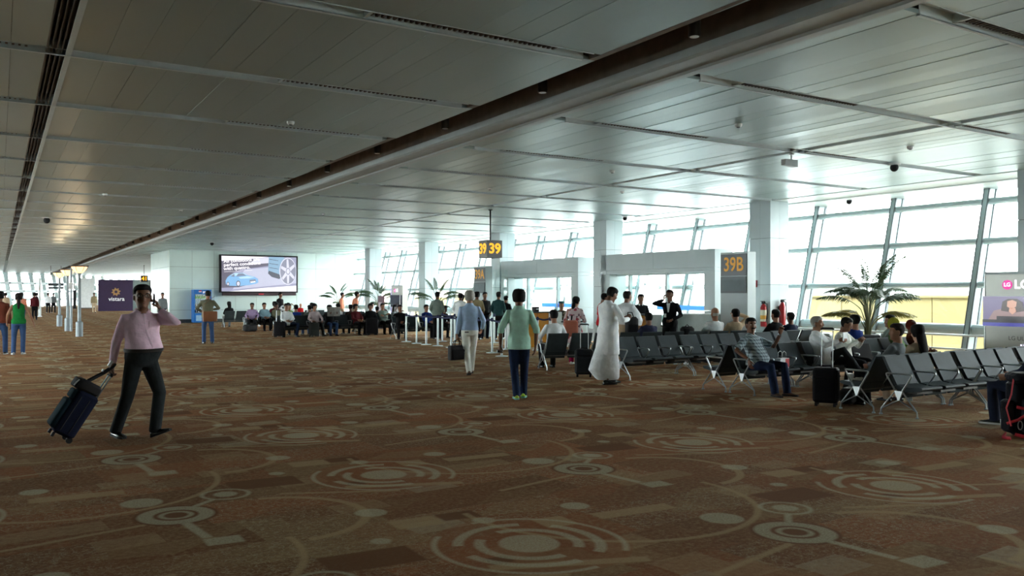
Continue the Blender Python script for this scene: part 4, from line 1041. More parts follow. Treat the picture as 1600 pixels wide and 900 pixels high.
def hair_mesh(kind, c, S, Fw, U, seed=0, body=None):
    b = MB(); n = 28; r_ = random.Random(seed)
    def fn(z, t):
        y = math.cos(t); a = abs(((t + math.pi) % (2 * math.pi)) - math.pi)
        if kind == 'bald':
            return 1.0 if (z < .045 and a > 1.5) else .72
        k_ = 1.0
        front = 1.10 if kind != 'full' else .95
        if a < front and z < .068: k_ = .70
        elif a < 1.75 and z < .03 and kind == 'short': k_ = .74
        elif a < 1.55 and z < -.02: k_ = .74
        if kind == 'short' and z < -.05: k_ = min(k_, .80)
        if k_ == 1.0: k_ += r_.uniform(-.02, .035)
        return k_
    prof = [p for p in HEADP if p[0] > -.075]
    inf = {'short': .013, 'full': .026, 'long': .020, 'tail': .014, 'bald': .006, 'buzz': .006}.get(kind, .013)
    b.rings([hring(z, hw, f, bk, n, c, S, Fw, U, inf, fn) for z, hw, f, bk in prof])
    if kind == 'long':
        b.rings([ell(c - Fw * (.05 + .02 * q) + U * (.03 - .085 * q), S, Fw, .078 + .006 * math.sin(q * 1.4), .040 - .003 * q, 14) for q in range(5)])
    if kind == 'tail':
        b.rings([ell(c - Fw * (.098 + .012 * q) + U * (.0 - .06 * q), S, Fw, rr_, rr_ * .8, 10) for q, rr_ in enumerate((.018, .036, .042, .038, .030, .016))])
    if kind == 'plait':
        b.rings([ell(c - Fw * (.085 + .006 * q) + U * (-.02 - .07 * q), S, Fw, rr_, rr_ * .7, 10) for q, rr_ in enumerate((.04, .052, .05, .044, .036, .028, .02, .012))])
    if kind == 'full':
        for q in range(16):
            t = r_.uniform(0, 6.28); z = r_.uniform(.05, .11)
            b.ball(c + S * (.05 * math.sin(t)) + Fw * (.055 * math.cos(t) + .0) + U * z, r_.uniform(.022, .034), 8, 6)
    return b
def hand(b, w, d, nrm, side, curl=22, sc=1.0, grip=False):
    """palm, four jointed fingers and a thumb. d: pointing direction, nrm: palm-side normal, side: +1 thumb on +across"""
    d = V(d).normalized(); nrm = V(nrm); nrm = (nrm - d * nrm.dot(d)).normalized(); ac = d.cross(nrm).normalized() * side
    w = V(w)
    b.rings([ell(w + d * q * sc, ac, nrm, a_ * sc, c_ * sc, 12) for q, a_, c_ in ((-.035, .026, .021), (.0, .027, .018), (.03, .037, .0165), (.06, .042, .0155), (.088, .041, .013), (.096, .034, .008))])
    for i, (off, L) in enumerate(((.030, .072), (.010, .080), (-.010, .074), (-.029, .058))):
        p = w + (d * .086 + ac * off) * sc; dirn = d.copy(); pts = [p - d * .02]; a = 0
        for q, f in enumerate((.46, .31, .23)):
            a += R(curl * (1.0 if q else .8) + i * 1.5)
            dirn = d * math.cos(a) + nrm * math.sin(a); dirn = (dirn + ac * (off * .9)).normalized()
            p = p + dirn * (L * f * sc); pts.append(p.copy())
        b.tube(pts, [.0090 * sc, .0092 * sc, .0084 * sc, .0066 * sc], 8)
    p0 = w + (d * .022 + ac * .026) * sc
    td = (d * .72 + ac * (.62 if not grip else .25) + nrm * (.35 if not grip else .8)).normalized(); td2 = (d * .9 + ac * .15 + nrm * (.40 if not grip else .9)).normalized()
    b.tube([p0 - td * .02, p0 + td * .034 * sc, p0 + td * .034 * sc + td2 * .03 * sc, p0 + td * .034 * sc + td2 * .052 * sc], [.0135 * sc, .012 * sc, .0102 * sc, .0075 * sc], 8)
SHOEP = [(-.078, .020, .040), (-.068, .031, .066), (-.03, .036, .088), (.02, .038, .080), (.07, .043, .058), (.12, .046, .044), (.16, .038, .036), (.182, .020, .024)]
def shoe_mesh(ank, yaw, pitch, low=0.0, trainer=False):
    """ank: ankle joint; returns upper and sole"""
    f = V((math.sin(yaw) * math.cos(pitch), math.cos(yaw) * math.cos(pitch), math.sin(pitch))); s_ = V((math.cos(yaw), -math.sin(yaw), 0)); u = s_.cross(f)
    base = V(ank) - u * .085; up = MB(); so = MB(); rs, rq = [], []
    for t, hw, h in SHOEP:
        c = base + f * t
        rs.append([c + s_ * (hw * math.cos(a)) * (1.0 if math.sin(a) < .5 else .85) + u * (.018 + max(0, h - .018) * max(0, math.sin(a))) for a in [2 * math.pi * q / 14 for q in range(14)]])
        hw2 = hw + .005
        rq.append([c + s_ * (sx_ * hw2) + u * z for sx_, z in ((1, 0), (1, .024), (-1, .024), (-1, 0))])
    up.rings(rs); so.rings(rq)
    return up, so
TORSO = [(-.10, .120, .095, .0), (-.06, .150, .108, .0), (.0, .164, .115, .0), (.06, .160, .112, .005), (.10, .153, .108, .007), (.13, .148, .105, .008), (.20, .142, .100, .006), (.28, .150, .106, .0), (.36, .160, .112, -.006), (.42, .166, .108, -.012), (.465, .148, .092, -.017), (.500, .112, .074, -.018), (.522, .080, .062, -.016), (.540, .062, .055, -.014)]
def person(label, loc, yaw, P=(0, 0, .93), lean=0, lat=0, sh_yaw=0, head=(0, 0), tilt=0, hands=None, feet=None, hint=None, khint=None, curl=(22, 22), grip=(False, False), palms=None, h=1.72, bulk=1.0, belly=0.0, fem=False,
           shirt=None, pants=None, skin='brown', hair=('short', None), shoes=None, sole=None, sleeve='long', hem=-.07, skirt=None, pskirt=None, vox=.018, face=False, tuck=True, belt=False, name='person', group=None, collar=None, legs=True, hs=1.10):
    """local frame: x right, y forward, z up; 1.72 m tall, scaled by the root"""
    sk = h / 1.72
    root = tag(empty(name, (loc[0], loc[1], loc[2] if len(loc) > 2 else 0), R(yaw)), label, 'person', group)
    root.scale = (sk, sk, sk)
    Pv = V(P); le = R(lean); U = V((math.sin(R(lat)), math.sin(le), math.cos(le))).normalized()
    def sp(t):                                            # spine point; the lean builds up from the hips
        if t <= 0: return Pv + V((0, 0, t))
        U0 = V((0, 0, 1)); k_ = min(1, t / .35)
        return Pv + (U0.lerp(U, k_ * .5 + .35)).normalized() * t if t < .35 else Pv + (U0.lerp(U, .85)).normalized() * .35 + U * (t - .35)
    X0 = V((1, 0, 0)); sy = R(sh_yaw)
    def ax(t):
        k_ = max(0, min(1, t / .40)); a = sy * k_; s_ = V((math.cos(a), math.sin(a), 0)); u_ = V((0, 0, 1)).lerp(U, k_).normalized()
        s_ = (s_ - u_ * s_.dot(u_)).normalized(); return s_, u_.cross(s_), u_
    def tring(t, rx, ry, oy, inf=0.0, mul=1.0, by=0.0):
        s_, f, u_ = ax(t)
        bl = belly * math.exp(-((t - .13) / .13) ** 2)
        rx *= bulk * (1 if not fem else (.93 if t > .08 else 1.02)); ry *= bulk
        return ell(sp(t) + f * (oy + bl * .55 + by), s_, f, (rx + bl * .35 + inf) * mul, (ry + bl * .55 + inf) * mul, 20, .88)
    s1, f1, u1 = ax(.45)
    neckb = sp(.535); shl = sp(.448); shw = .168 * (.5 + .5 * bulk) * (.92 if fem else 1.0)
    HY = sy + R(head[0]); hp = R(head[1]); S = V((math.cos(HY), math.sin(HY), 0)); F0 = V((-math.sin(HY), math.cos(HY), 0))
    Fw = (F0 * math.cos(hp) + V((0, 0, 1)) * math.sin(hp)).normalized(); UH = S.cross(Fw)
    if tilt: 
        Q = Matrix.Rotation(R(tilt), 3, Fw); S = Q @ S; UH = Q @ UH
    hc = neckb + U * .024 + UH * .118 * hs + Fw * .028
    S, Fw, UH = S * hs, Fw * hs, UH * hs
    J = {}
    hd = hands or {}
    hn = hint or {}
    for q, n_ in ((1, 'R'), (-1, 'L')):
        sh = shl + s1 * (q * shw) - f1 * .01
        tg_ = hd.get(n_, tuple(sh + V((q * .07, .03, -.545))))
        el, wr = ik(sh, tg_, .285, .260, hn.get(n_, (q * .35, -1, -.15)))
        J['sh' + n_], J['el' + n_], J['wr' + n_] = sh, el, wr
    ft = feet or {}
    kh = khint or {}
    for q, n_ in ((1, 'R'), (-1, 'L')):
        hip = Pv + V((q * .088, 0, -.02)); fa = ft.get(n_, (q * .105, .0, 8 * q, 0, .085))
        an = V((fa[0], fa[1], fa[4])); kn, an = ik(hip, an, .425, .415, kh.get(n_, (q * .12, 1, 0)))
        J['hip' + n_], J['kn' + n_], J['an' + n_] = hip, kn, an; J['ft' + n_] = (R(fa[2]), R(fa[3]))
    def limb(b, pts, rad, n=12):
        out, rr = [], []
        for i in range(len(pts) - 1):
            for k_ in (0, .5): out.append(V(pts[i]).lerp(V(pts[i + 1]), k_))
        out.append(V(pts[-1])); b.tube(out, rad, n)
    def deferred(nm, b, m, vx, extra=None, sm=4):
        o = b.build(nm, m, root, True)
        md = o.modifiers.new('fuse', 'REMESH'); md.mode = 'VOXEL'; md.voxel_size = vx / 1.0; md.use_smooth_shade = True
        if sm: ms = o.modifiers.new('ease', 'SMOOTH'); ms.factor = .5; ms.iterations = sm
        DEFER.append((o, extra)); return o
    # --- body: one fused figure
    b = MB()
    b.rings([tring(t, rx, ry, oy, -.012) for t, rx, ry, oy in TORSO])
    b.tube([sp(.47), neckb, neckb + U * .04 + Fw * .010, hc - UH * .04 + Fw * -.012], [.080, .064, .061, .064], 14)
    head_mesh(b, hc, S, Fw, UH)
    for n_ in 'RL':
        limb(b, [shl + s1 * (.05 if n_ == 'R' else -.05), J['sh' + n_], J['el' + n_], J['wr' + n_]], [.05, .050, .049, .043, .037, .035, .025])
        if legs: limb(b, [J['hip' + n_], J['kn' + n_], J['an' + n_]], [.082, .070, .052, .052, .036])
    ex = MB()
    for q, n_ in ((1, 'R'), (-1, 'L')):
        d = (J['wr' + n_] - J['el' + n_]).normalized()
        pn = (palms or {}).get(n_, tuple(V((-q, .25, 0))))
        if isinstance(pn, dict): d = V(pn['d']); pn = pn['n']
        hand(ex, J['wr' + n_] + d * .02, d, pn, (palms or {}).get('s' + n_, 1), curl[0 if n_ == 'R' else 1], 1.0 if not fem else .9, grip[0 if n_ == 'R' else 1])
    body = deferred('body', b, SKIN[skin], min(vox, .012) if face else vox, ex, 2 if face else 3)
    # --- clothes
    if legs:
        b = MB()
        pr = [r_ for r_ in TORSO if r_[0] < (.12 if tuck else .05)]
        b.rings([tring(t, rx, ry, oy, .006) for t, rx, ry, oy in pr])
        for q, n_ in ((1, 'R'), (-1, 'L')):
            if pskirt: break
            hip, kn, an = J['hip' + n_], J['kn' + n_], J['an' + n_]
            lo_ = an + (kn - an).normalized() * (-.045)
            limb(b, [hip + V((0, 0, .02)), kn, lo_], [r_ * (.5 + .5 * bulk) for r_ in (.096, .086, .069, .065, .062)])
        if pskirt: b.rings([ell(V((x, y, z)), V((1, 0, 0)), V((0, 1, 0)), rx, ry, 20) for x, y, z, rx, ry in pskirt])
        deferred('trousers' if not pskirt else 'wrap_skirt', b, pants, vox)
    b = MB()
    top = .530
    rs = [r_ for r_ in TORSO if r_[0] >= hem - .001 and r_[0] < top]
    b.rings([tring(t, rx, ry, oy, .013 + (.012 if t < .10 and not tuck else 0)) for t, rx, ry, oy in rs] + [[p_ - U * (.050 * max(0, (p_ - sp(.535)).dot(f1) / .066) ** 1.5) for p_ in tring(.537, .066, .059, -.014, .006)]])
    for q, n_ in ((1, 'R'), (-1, 'L')):
        if sleeve == 'none': break
        sh, el, wr = J['sh' + n_], J['el' + n_], J['wr' + n_]
        if sleeve == 'short': b.tube([shl + s1 * q * .06, sh, sh.lerp(el, .45), sh.lerp(el, .85)], [.060, .066, .065, .068], 12)
        elif sleeve == 'rolled': b.tube([shl + s1 * q * .06, sh, sh.lerp(el, .5), el, el.lerp(wr, .22)], [.060, .066, .061, .056, .058], 12)
        else: b.tube([shl + s1 * q * .06, sh, sh.lerp(el, .5), el, el.lerp(wr, .5), el.lerp(wr, .95)], [.060, .066, .060, .054, .048, .041], 12)
    if skirt: b.rings([ell(V((x, y, z)), V((1, 0, 0)), V((0, 1, 0)), rx, ry, 24) for x, y, z, rx, ry in skirt])
    deferred('shirt', b, shirt, vox)
    if collar:
        b = MB(); cs_, cf_, cu_ = ax(.53); c0 = sp(.515) + cf_ * -.006; rs_ = []
        for z, r1, w_ in ((.0, .098, 0), (.012, .094, 0), (.050, .074, 0), (.047, .066, 0), (.0, .060, 0)):
            q_ = []
            for j in range(19):
                a_ = R(22 + 316 * j / 18); fr = max(0, math.cos(a_)); q_.append(c0 + cs_ * (r1 * math.sin(a_)) + cf_ * (r1 * .95 * math.cos(a_)) + cu_ * (z - .045 * fr ** 2))
            rs_.append(q_)
        b.rings([list(x) for x in zip(*rs_)]); b.build('collar', collar, root, True)
    if belt:
        b = MB(); b.rings([tring(t, .157, .112, .005, i_) for t, i_ in ((.072, .004), (.072, .014), (.112, .014), (.112, .004))], cap=False, closed=True); b.build('belt', M_belt_, root, True)
    if legs and shoes is not None:
        for n_ in 'RL':
            up, so = shoe_mesh(J['an' + n_], J['ft' + n_][0], J['ft' + n_][1])
            o = up.build('shoe', shoes, root, True); so.build('sole', sole or M_black, o)
    if hair and hair[0]:
        hb = hair_mesh(hair[0], hc, S, Fw, UH, len(DEFER)); o = hb.build('hair', hair[1] or M_hairb, root, True, angle=180)
        md = o.modifiers.new('soft', 'SUBSURF'); md.levels = 1; md.render_levels = 1
    if face: face_bits(root, hc, S, Fw, UH)
    J.update(hc=hc, S=S, Fw=Fw, UH=UH, sp=sp, ax=ax, s1=s1, f1=f1, root=root, tring=tring, U=U)
    return J
def finalize():
    """fuse every deferred surface once, then join hands to bodies"""
    dg = bpy.context.evaluated_depsgraph_get(); dg.update()
    done = []
    for o, ex in DEFER:
        ev = o.evaluated_get(dg); done.append((o, ex, bpy.data.meshes.new_from_object(ev)))
    for o, ex, me in done:
        if ex is not None:
            bm = bmesh.new(); bm.from_mesh(me); bm.from_mesh(ex.mesh('hand', o.data.materials[0])); bm.to_mesh(me); bm.free()
        mats = [m for m in o.data.materials]
        o.modifiers.clear(); o.data = me; me.name = o.name
        if not me.materials:
            for m in mats: me.materials.append(m)
        for p in me.polygons: p.use_smooth = True
    DEFER.clear()
def settle_text():
    dg = bpy.context.evaluated_depsgraph_get(); dg.update()
    for o in TEXTS:
        me = bpy.data.meshes.new_from_object(o.evaluated_get(dg)); n = o.name
        q = bpy.data.objects.new('lettering', me); C.objects.link(q); q.parent = o.parent; q.location = o.location; q.rotation_euler = o.rotation_euler; q.scale = o.scale
        bpy.data.objects.remove(o)
    TEXTS.clear()
def facing(fx, fy): return math.degrees(math.atan2(-fx, fy))
def tolocal(root_xy, yaw, w, sk=1.0):
    a = R(-yaw); dx, dy = w[0] - root_xy[0], w[1] - root_xy[1]
    return ((dx * math.cos(a) - dy * math.sin(a)) / sk, (dx * math.sin(a) + dy * math.cos(a)) / sk, w[2] / sk)

# cloth
def plaid(name, c1, c2, s):
    m = bpy.data.materials.new(name); m.use_nodes = True; k = N(m.node_tree); b = k.n['Principled BSDF']; X, Y, Z = k.xyz(k.coord())
    def st(a): return k.m('LESS_THAN', k.m('FRACT', k.m('MULTIPLY', a, s)), .38)
    f = k.m('MULTIPLY', k.m('ADD', st(k.m('ADD', X, k.m('MULTIPLY', Y, .6))), st(Z)), .5)
    k.l.new(k.mix(f, c1, c2), b.inputs['Base Color']); b.inputs['Roughness'].default_value = .85; k.l.new(k.bump(k.noise(k.coord(), 11, 2), .5, .03), b.inputs['Normal']); return m
def blobs(name, base, cols, s, thr=.35):
    m = bpy.data.materials.new(name); m.use_nodes = True; k = N(m.node_tree); b = k.n['Principled BSDF']; c = k.coord()
    out = base
    for i, col in enumerate(cols):
        v = k.n.new('ShaderNodeTexVoronoi'); v.inputs['Scale'].default_value = s * (1 + .27 * i); mp = k.n.new('ShaderNodeMapping'); mp.inputs['Location'].default_value = (3.1 * i, 1.7 * i, .9 * i); k.l.new(c, mp.inputs[0]); k.l.new(mp.outputs[0], v.inputs[0])
        d = k.m('ADD', v.outputs['Distance'], k.m('MULTIPLY', k.m('SUBTRACT', k.noise(c, s * 3), .5), .35)); out = k.mix(k.m('LESS_THAN', d, thr), out, col)
    k.l.new(out, b.inputs['Base Color']); b.inputs['Roughness'].default_value = .85; k.l.new(k.bump(k.noise(c, 11, 2), .5, .03), b.inputs['Normal']); return m
K = {n_: cloth('cloth_' + n_, c) for n_, c in dict(
    pink=rgb(236, 200, 218), charcoal=(0.022, 0.026, 0.028, 1), mint=rgb(186, 228, 210), navy=(0.018, 0.024, 0.045, 1), ltblue=rgb(172, 196, 226), cream=rgb(232, 234, 226), white=rgb(236, 240, 242), robe=rgb(242, 246, 250),
    green=rgb(34, 120, 60), rust=rgb(122, 66, 52), denim=rgb(62, 86, 124), denimd=rgb(36, 48, 74), olive=rgb(112, 112, 92), black=(0.012, 0.012, 0.014, 1), red=rgb(176, 30, 34), grey=rgb(112, 118, 120), greygreen=rgb(120, 134, 126), salmon=rgb(206, 132, 106),
    purple=rgb(160, 140, 176), skyblue=rgb(128, 160, 172), lime=rgb(104, 138, 82), khaki=rgb(150, 136, 106), royal=rgb(34, 56, 124), maroon=rgb(84, 30, 36), magenta=rgb(150, 20, 70), beige=rgb(190, 168, 140), slate=rgb(54, 58, 82), teal=rgb(40, 70, 72), dkbrown=rgb(58, 44, 38)).items()}
K['plaid'] = plaid('cloth_plaid_check', rgb(178, 196, 204), rgb(60, 76, 88), 19.0); K['floral'] = blobs('cloth_floral', rgb(208, 190, 192), [rgb(170, 70, 84), rgb(120, 90, 100)], 7.0, .30); K['camo'] = blobs('cloth_camouflage', rgb(120, 110, 82), [rgb(66, 74, 48), rgb(54, 44, 36)], 9.0, .42); K['stripe'] = plaid('cloth_fine_check', rgb(206, 190, 190), rgb(168, 150, 156), 30.0)

# ------------------------------------------------------------------ hero: pink shirt, suitcase, phone
yh = facing(.55, -.83); hr = (1.42, 10.48)
hx = tolocal(hr, yh, (1.10, 10.60, .79), 1.01)
H = person('man in pink shirt walking with a phone at his ear, pulling a navy suitcase', hr, yh, P=(0, -.02, .915), lean=2, sh_yaw=-26, head=(-8, 2), h=1.745, bulk=1.12, belly=.08,
    hands={'R': hx, 'L': (-.132, .128, 1.455)}, hint={'R': (.35, -1, -.1), 'L': (-.35, .45, -1)}, curl=(58, 40), grip=(True, True),
    palms={'R': {'d': (.05, -.1, -1), 'n': (-.2, 1, .1)}, 'sR': 1, 'L': {'d': (.20, -.28, .92), 'n': (.7, -.45, -.2)}, 'sL': 1},
    feet={'R': (.13, -.27, 12, -4, .088), 'L': (-.055, .14, -14, 20, .105)}, shirt=K['pink'], pants=K['charcoal'], skin='brown', hair=('short', M_hairb), shoes=M_shoeb, vox=.011, face=True, belt=True, collar=K['pink'], hem=.095, hs=1.17)
hroot = H['root']; hc, hS, hF, hU = H['hc'], H['S'], H['Fw'], H['UH']
g = MB()
for s_ in (-1, 1):
    ring_ = [hc + hS * (s_ * .034 + .027 * math.cos(R(a))) + hF * (.100 - .006 * abs(math.cos(R(a)))) + hU * (.008 + .019 * math.sin(R(a))) for a in range(0, 361, 20)]
    g.tube(ring_, .0028, 6); g.tube([hc + hS * (s_ * .060) + hF * .097 + hU * .014, hc + hS * (s_ * .079) + hF * .05 + hU * .016, hc + hS * (s_ * .080) - hF * .005 + hU * .014], .0019, 6)
g.tube([hc + hS * -.010 + hF * .104 + hU * .012, hc + hS * .010 + hF * .104 + hU * .012], .0019, 6)
g.build('glasses', M_dark, hroot, True)
# shirt placket, pocket, buttons
pl, bt = MB(), MB(); pts = []
for t in (.125, .18, .24, .32, .40, .47, .51):
    s_, f_, u_ = H['ax'](t); r_ = H['tring'](t, *[x for x in min(TORSO, key=lambda q: abs(q[0] - t))[1:]], .0145)
    pts.append(max(r_, key=lambda p: (p - H['sp'](t)).dot(f_)))
pl.tube(pts, .016, 8, .25, up=H['s1']); pl.build('placket', K['pink'], hroot, True)
for p in pts[1:-1]: bt.ball(p + H['f1'] * .004, (.0042, .0042, .0042), 8, 6)
bt.build('button', M_white, hroot, True)
s_, f_, u_ = H['ax'](.38); pc = H['sp'](.37) - s_ * .085 + f_ * .118
MB().box((0, 0, 0), (.10, .012, .12)).build('pocket', K['pink'], hroot, bevel=.004).matrix_local = Matrix.Translation(pc) @ Matrix((s_, f_, u_)).transposed().to_4x4() @ Matrix.Rotation(R(16), 4, 'Z')
w_ = H['wrL']; dL = (H['wrL'] - H['elL']).normalized()
MB().rings([ell(w_ + dL * z, dL.orthogonal().normalized(), dL.cross(dL.orthogonal().normalized()), .033, .030, 14) for z in (-.012, .008)]).build('watch', M_chrome, hroot, True)
# phone is a thing of its own
Mw = Matrix.Translation((hr[0], hr[1], 0)) @ Matrix.Rotation(R(yh), 4, 'Z') @ Matrix.Scale(1.745 / 1.72, 4)
pp_ = Mw @ (hc - hS * .098 + hF * .030 - hU * .030)
ph = tag(empty('mobile_phone', pp_), 'black mobile phone held to the ear of the man in pink', 'phone')
q_ = (Mw.to_3x3().normalized() @ Matrix((hF.normalized(), hU.normalized(), hS.normalized())).transposed())
MB().rbox((0, 0, 0), (.072, .145, .012), .012).build('case', M_black, ph).matrix_local = q_.to_4x4() @ Matrix.Rotation(R(-28), 4, 'Z')
MB().box((0, 0, -.0065), (.064, .12, .001)).build('screen', M_signblk, ph).matrix_local = q_.to_4x4() @ Matrix.Rotation(R(-28), 4, 'Z')
# suitcase: local +y leans toward its owner
M_navyf = mat('navy_nylon', (0.014, 0.017, 0.034, 1), .95, bump=.1, bscale=120, spec=.04); M_tealf = mat('teal_black_nylon', (0.012, 0.028, 0.036, 1), .95, bump=.1, bscale=120, spec=.04); M_zip = mat('zip_metal', (.5, .5, .5, 1), .35, .9)
def suitcase(loc, rz, tiltdeg, dims, hext, label, m=None, pm=None, group=None):
    t = tag(empty('rolling_suitcase', loc, R(rz)), label, 'suitcase', group)
    w, d, h = dims; T = Matrix.Rotation(R(-tiltdeg), 4, 'X')
    def part(nm, b, mt, par=t, **k_):
        b.v = [tuple(T @ V(v)) for v in b.v]; return b.build(nm, mt, par, **k_)
    m = m or M_navyf; pm = pm or m
    body = part('body', MB().rbox((0, -d / 2, .05 + h / 2), (w, d, h), .05), m, smooth=True)
    part('front_pocket', MB().rbox((0, -d - .02, .05 + h * .40), (w * .86, .07, h * .66), .03), pm, smooth=True)
    part('front_pocket', MB().rbox((0, -d - .015, .05 + h * .86), (w * .80, .05, h * .20), .02), pm, smooth=True)
    z = MB(); z.tube([(w / 2 + .002, -d * .35, .10), (w / 2 + .002, -d * .35, h - .02), (w * .38, -d * .35, h + .048), (-w * .38, -d * .35, h + .048), (-w / 2 - .002, -d * .35, h - .02), (-w / 2 - .002, -d * .35, .10)], .005, 6); z.tube([(w / 2 + .002, -d * .75, .10), (w / 2 + .002, -d * .75, h - .02), (w * .38, -d * .75, h + .048), (-w * .38, -d * .75, h + .048), (-w / 2 - .002, -d * .75, h - .02), (-w / 2 - .002, -d * .75, .10)], .005, 6)
    part('zip', z, M_black, smooth=True)
    for s_ in (-1, 1):
        wh = MB(); x = s_ * (w / 2 - .05); wh.tube([(x - .012, -.03, .035), (x + .012, -.03, .035)], .035, 14); part('wheel', wh, M_black, smooth=True)
        part('foot', MB().box((s_ * (w / 2 - .05), -d + .03, .025), (.04, .03, .05)), M_black)
        if hext: part('handle_tube', MB().tube([(s_ * w * .22, -.02, h + .03), (s_ * w * .22, -.02, h + .05 + hext)], .009, 8), M_chrome, smooth=True)
    if hext: part('pull_handle', MB().tube([(-w * .25, -.02, h + .05 + hext), (-w * .2, -.02, h + .07 + hext), (w * .2, -.02, h + .07 + hext), (w * .25, -.02, h + .05 + hext)], .016, 8), M_black, smooth=True)
    part('carry_handle', MB().tube([(-.08, -d / 2, h + .04), (-.06, -d / 2, h + .075), (.06, -d / 2, h + .075), (.08, -d / 2, h + .04)], .012, 8), M_black, smooth=True)
    return t, T
hw = Vector(Mw @ H['wrR']); hw = hw + Vector((0, 0, -.10))
base = Vector((.66, 10.56, 0)); dv = Vector((hw.x - base.x, hw.y - base.y, 0)); tl = math.degrees(math.atan2(dv.length, hw.z - .03)); Ltot = math.hypot(dv.length, hw.z - .03)
sct, T_ = suitcase((base.x, base.y, .0), math.degrees(math.atan2(-dv.x, dv.y)), tl, (.38, .24, .52), max(.12, Ltot - .07 - .52), 'navy rolling suitcase tilted behind the man in pink, black bag on top', M_navyf, M_tealf)
sb = tag(empty('laptop_bag', sct.location, sct.rotation_euler.z), 'black shoulder bag strapped on top of the tilted navy suitcase', 'bag')
def tb(nm, b, mt, **k_): b.v = [tuple(T_ @ V(v)) for v in b.v]; return b.build(nm, mt, sb, **k_)
tb('body', MB().rbox((0, -.16, .625), (.36, .26, .13), .05), M_black, smooth=True); tb('flap', MB().rbox((0, -.285, .62), (.30, .05, .11), .02), cloth('dark_canvas', (.014, .015, .017, 1)), smooth=True)
tb('strap', MB().tube([(.10, -.20, .68), (.07, -.10, .84), (.05, -.05, .95), (.04, -.045, .99)], .016, 8, .3), M_black, smooth=True); tb('strap', MB().tube([(-.10, -.18, .68), (-.07, -.09, .84), (-.05, -.05, .94)], .016, 8, .3), M_black, smooth=True)
tb('buckle', MB().box((.075, -.13, .86), (.04, .015, .03)), M_zip); tb('label_tag', MB().box((.06, -.10, .965), (.05, .03, .07)), M_white)
tb('chain', MB().tube([(.17, -.30, .66), (.178, -.31, .63), (.17, -.315, .58)], .007, 6), M_zip, smooth=True)

# ------------------------------------------------------------------ walking and standing people in front
Y_ = facing(.50, .87)
A = person('grey-haired man in light blue shirt and cream trousers walking away with a briefcase', (8.22, 14.95), facing(.42, .91), P=(.0, .0, .925), lean=3, h=1.70, hands={'L': (-.27, .02, .79), 'R': (.27, .14, .95)}, hint={'R': (.45, -1, -.2)}, curl=(35, 70), grip=(False, True),
    palms={'L': {'d': (0, .05, -1), 'n': (1, .2, 0)}}, feet={'L': (-.02, -.08, 0, -14, .10), 'R': (.05, .26, 0, 8, .09)}, shirt=K['ltblue'], pants=K['cream'], skin='tan', hair=('full', M_hairg), shoes=M_shoebr, vox=.013, collar=K['ltblue'], belt=False, hem=-.0, bulk=1.05)
MB().bb(-.11, -.03, -.128, -.118, .885, .905).build('pocket_trim', M_belt_, A['root'])
def rootmat(J, loc, yaw, h): return Matrix.Translation((loc[0], loc[1], 0)) @ Matrix.Rotation(R(yaw), 4, 'Z') @ Matrix.Scale(h / 1.72, 4)
ww = rootmat(A, (8.22, 14.95), facing(.42, .91), 1.70) @ (A['wrL'] + V((0, 0, -.10)))
t = tag(empty('briefcase', (ww.x, ww.y, ww.z - .42), R(facing(.42, .91) + 35)), 'soft black briefcase carried by the grey-haired man', 'briefcase')
MB().rbox((0, 0, .15), (.40, .14, .30), .03).build('body', M_black, t, True); MB().rbox((0, -.08, .12), (.34, .05, .20), .02).build('front_pocket', cloth('black_canvas', (.016, .016, .018, 1)), t, True)
for y in (-.04, .04): MB().tube([(-.09, y, .29), (-.07, y * .6, .38), (0, y * .2, .415), (.07, y * .6, .38), (.09, y, .29)], .009, 8).build('handle', M_black, t, True)
MB().box((.12, -.112, .16), (.03, .01, .02)).build('buckle', M_zip, t)

B = person('man in mint green shirt, dark jeans and lime trainers walking away', (6.98, 11.08), facing(.51, .86), P=(0, 0, .925), lean=1, h=1.71, hands={'L': (-.30, .06, .87), 'R': (.26, -.02, .86)}, hint={'L': (-1, -.9, 0), 'R': (1, -.8, 0)}, curl=(25, 45), grip=(False, True),
    palms={'L': {'d': (-.15, .35, -.9), 'n': (.9, .3, 0)}}, feet={'L': (-.04, .06, -6, 0, .086), 'R': (.075, .20, 6, -3, .09)}, shirt=K['mint'], pants=K['denimd'], skin='brown', hair=('full', M_hairb), shoes=mat('lime_trainer', rgb(190, 220, 70), .5), sole=mat('aqua_sole', rgb(110, 190, 190), .5), sleeve='rolled', hem=-.10, tuck=False, vox=.012, collar=K['mint'], bulk=.97, skirt=[(0, 0, .95, .178, .135), (0, 0, .86, .188, .142), (0, -.005, .80, .186, .140)])
ww = rootmat(B, (6.98, 11.08), facing(.51, .86), 1.71) @ (B['wrL'] + V((-.02, .06, -.11)))
t = tag(empty('boarding_slip', ww, R(20)), 'folded white slip in the left hand of the man in mint', 'paper')
MB().box((0, 0, 0), (.15, .005, .05), .2).build('sheet', M_white, t); MB().box((.01, -.006, .004), (.13, .004, .045), .2).build('fold', M_black, t)

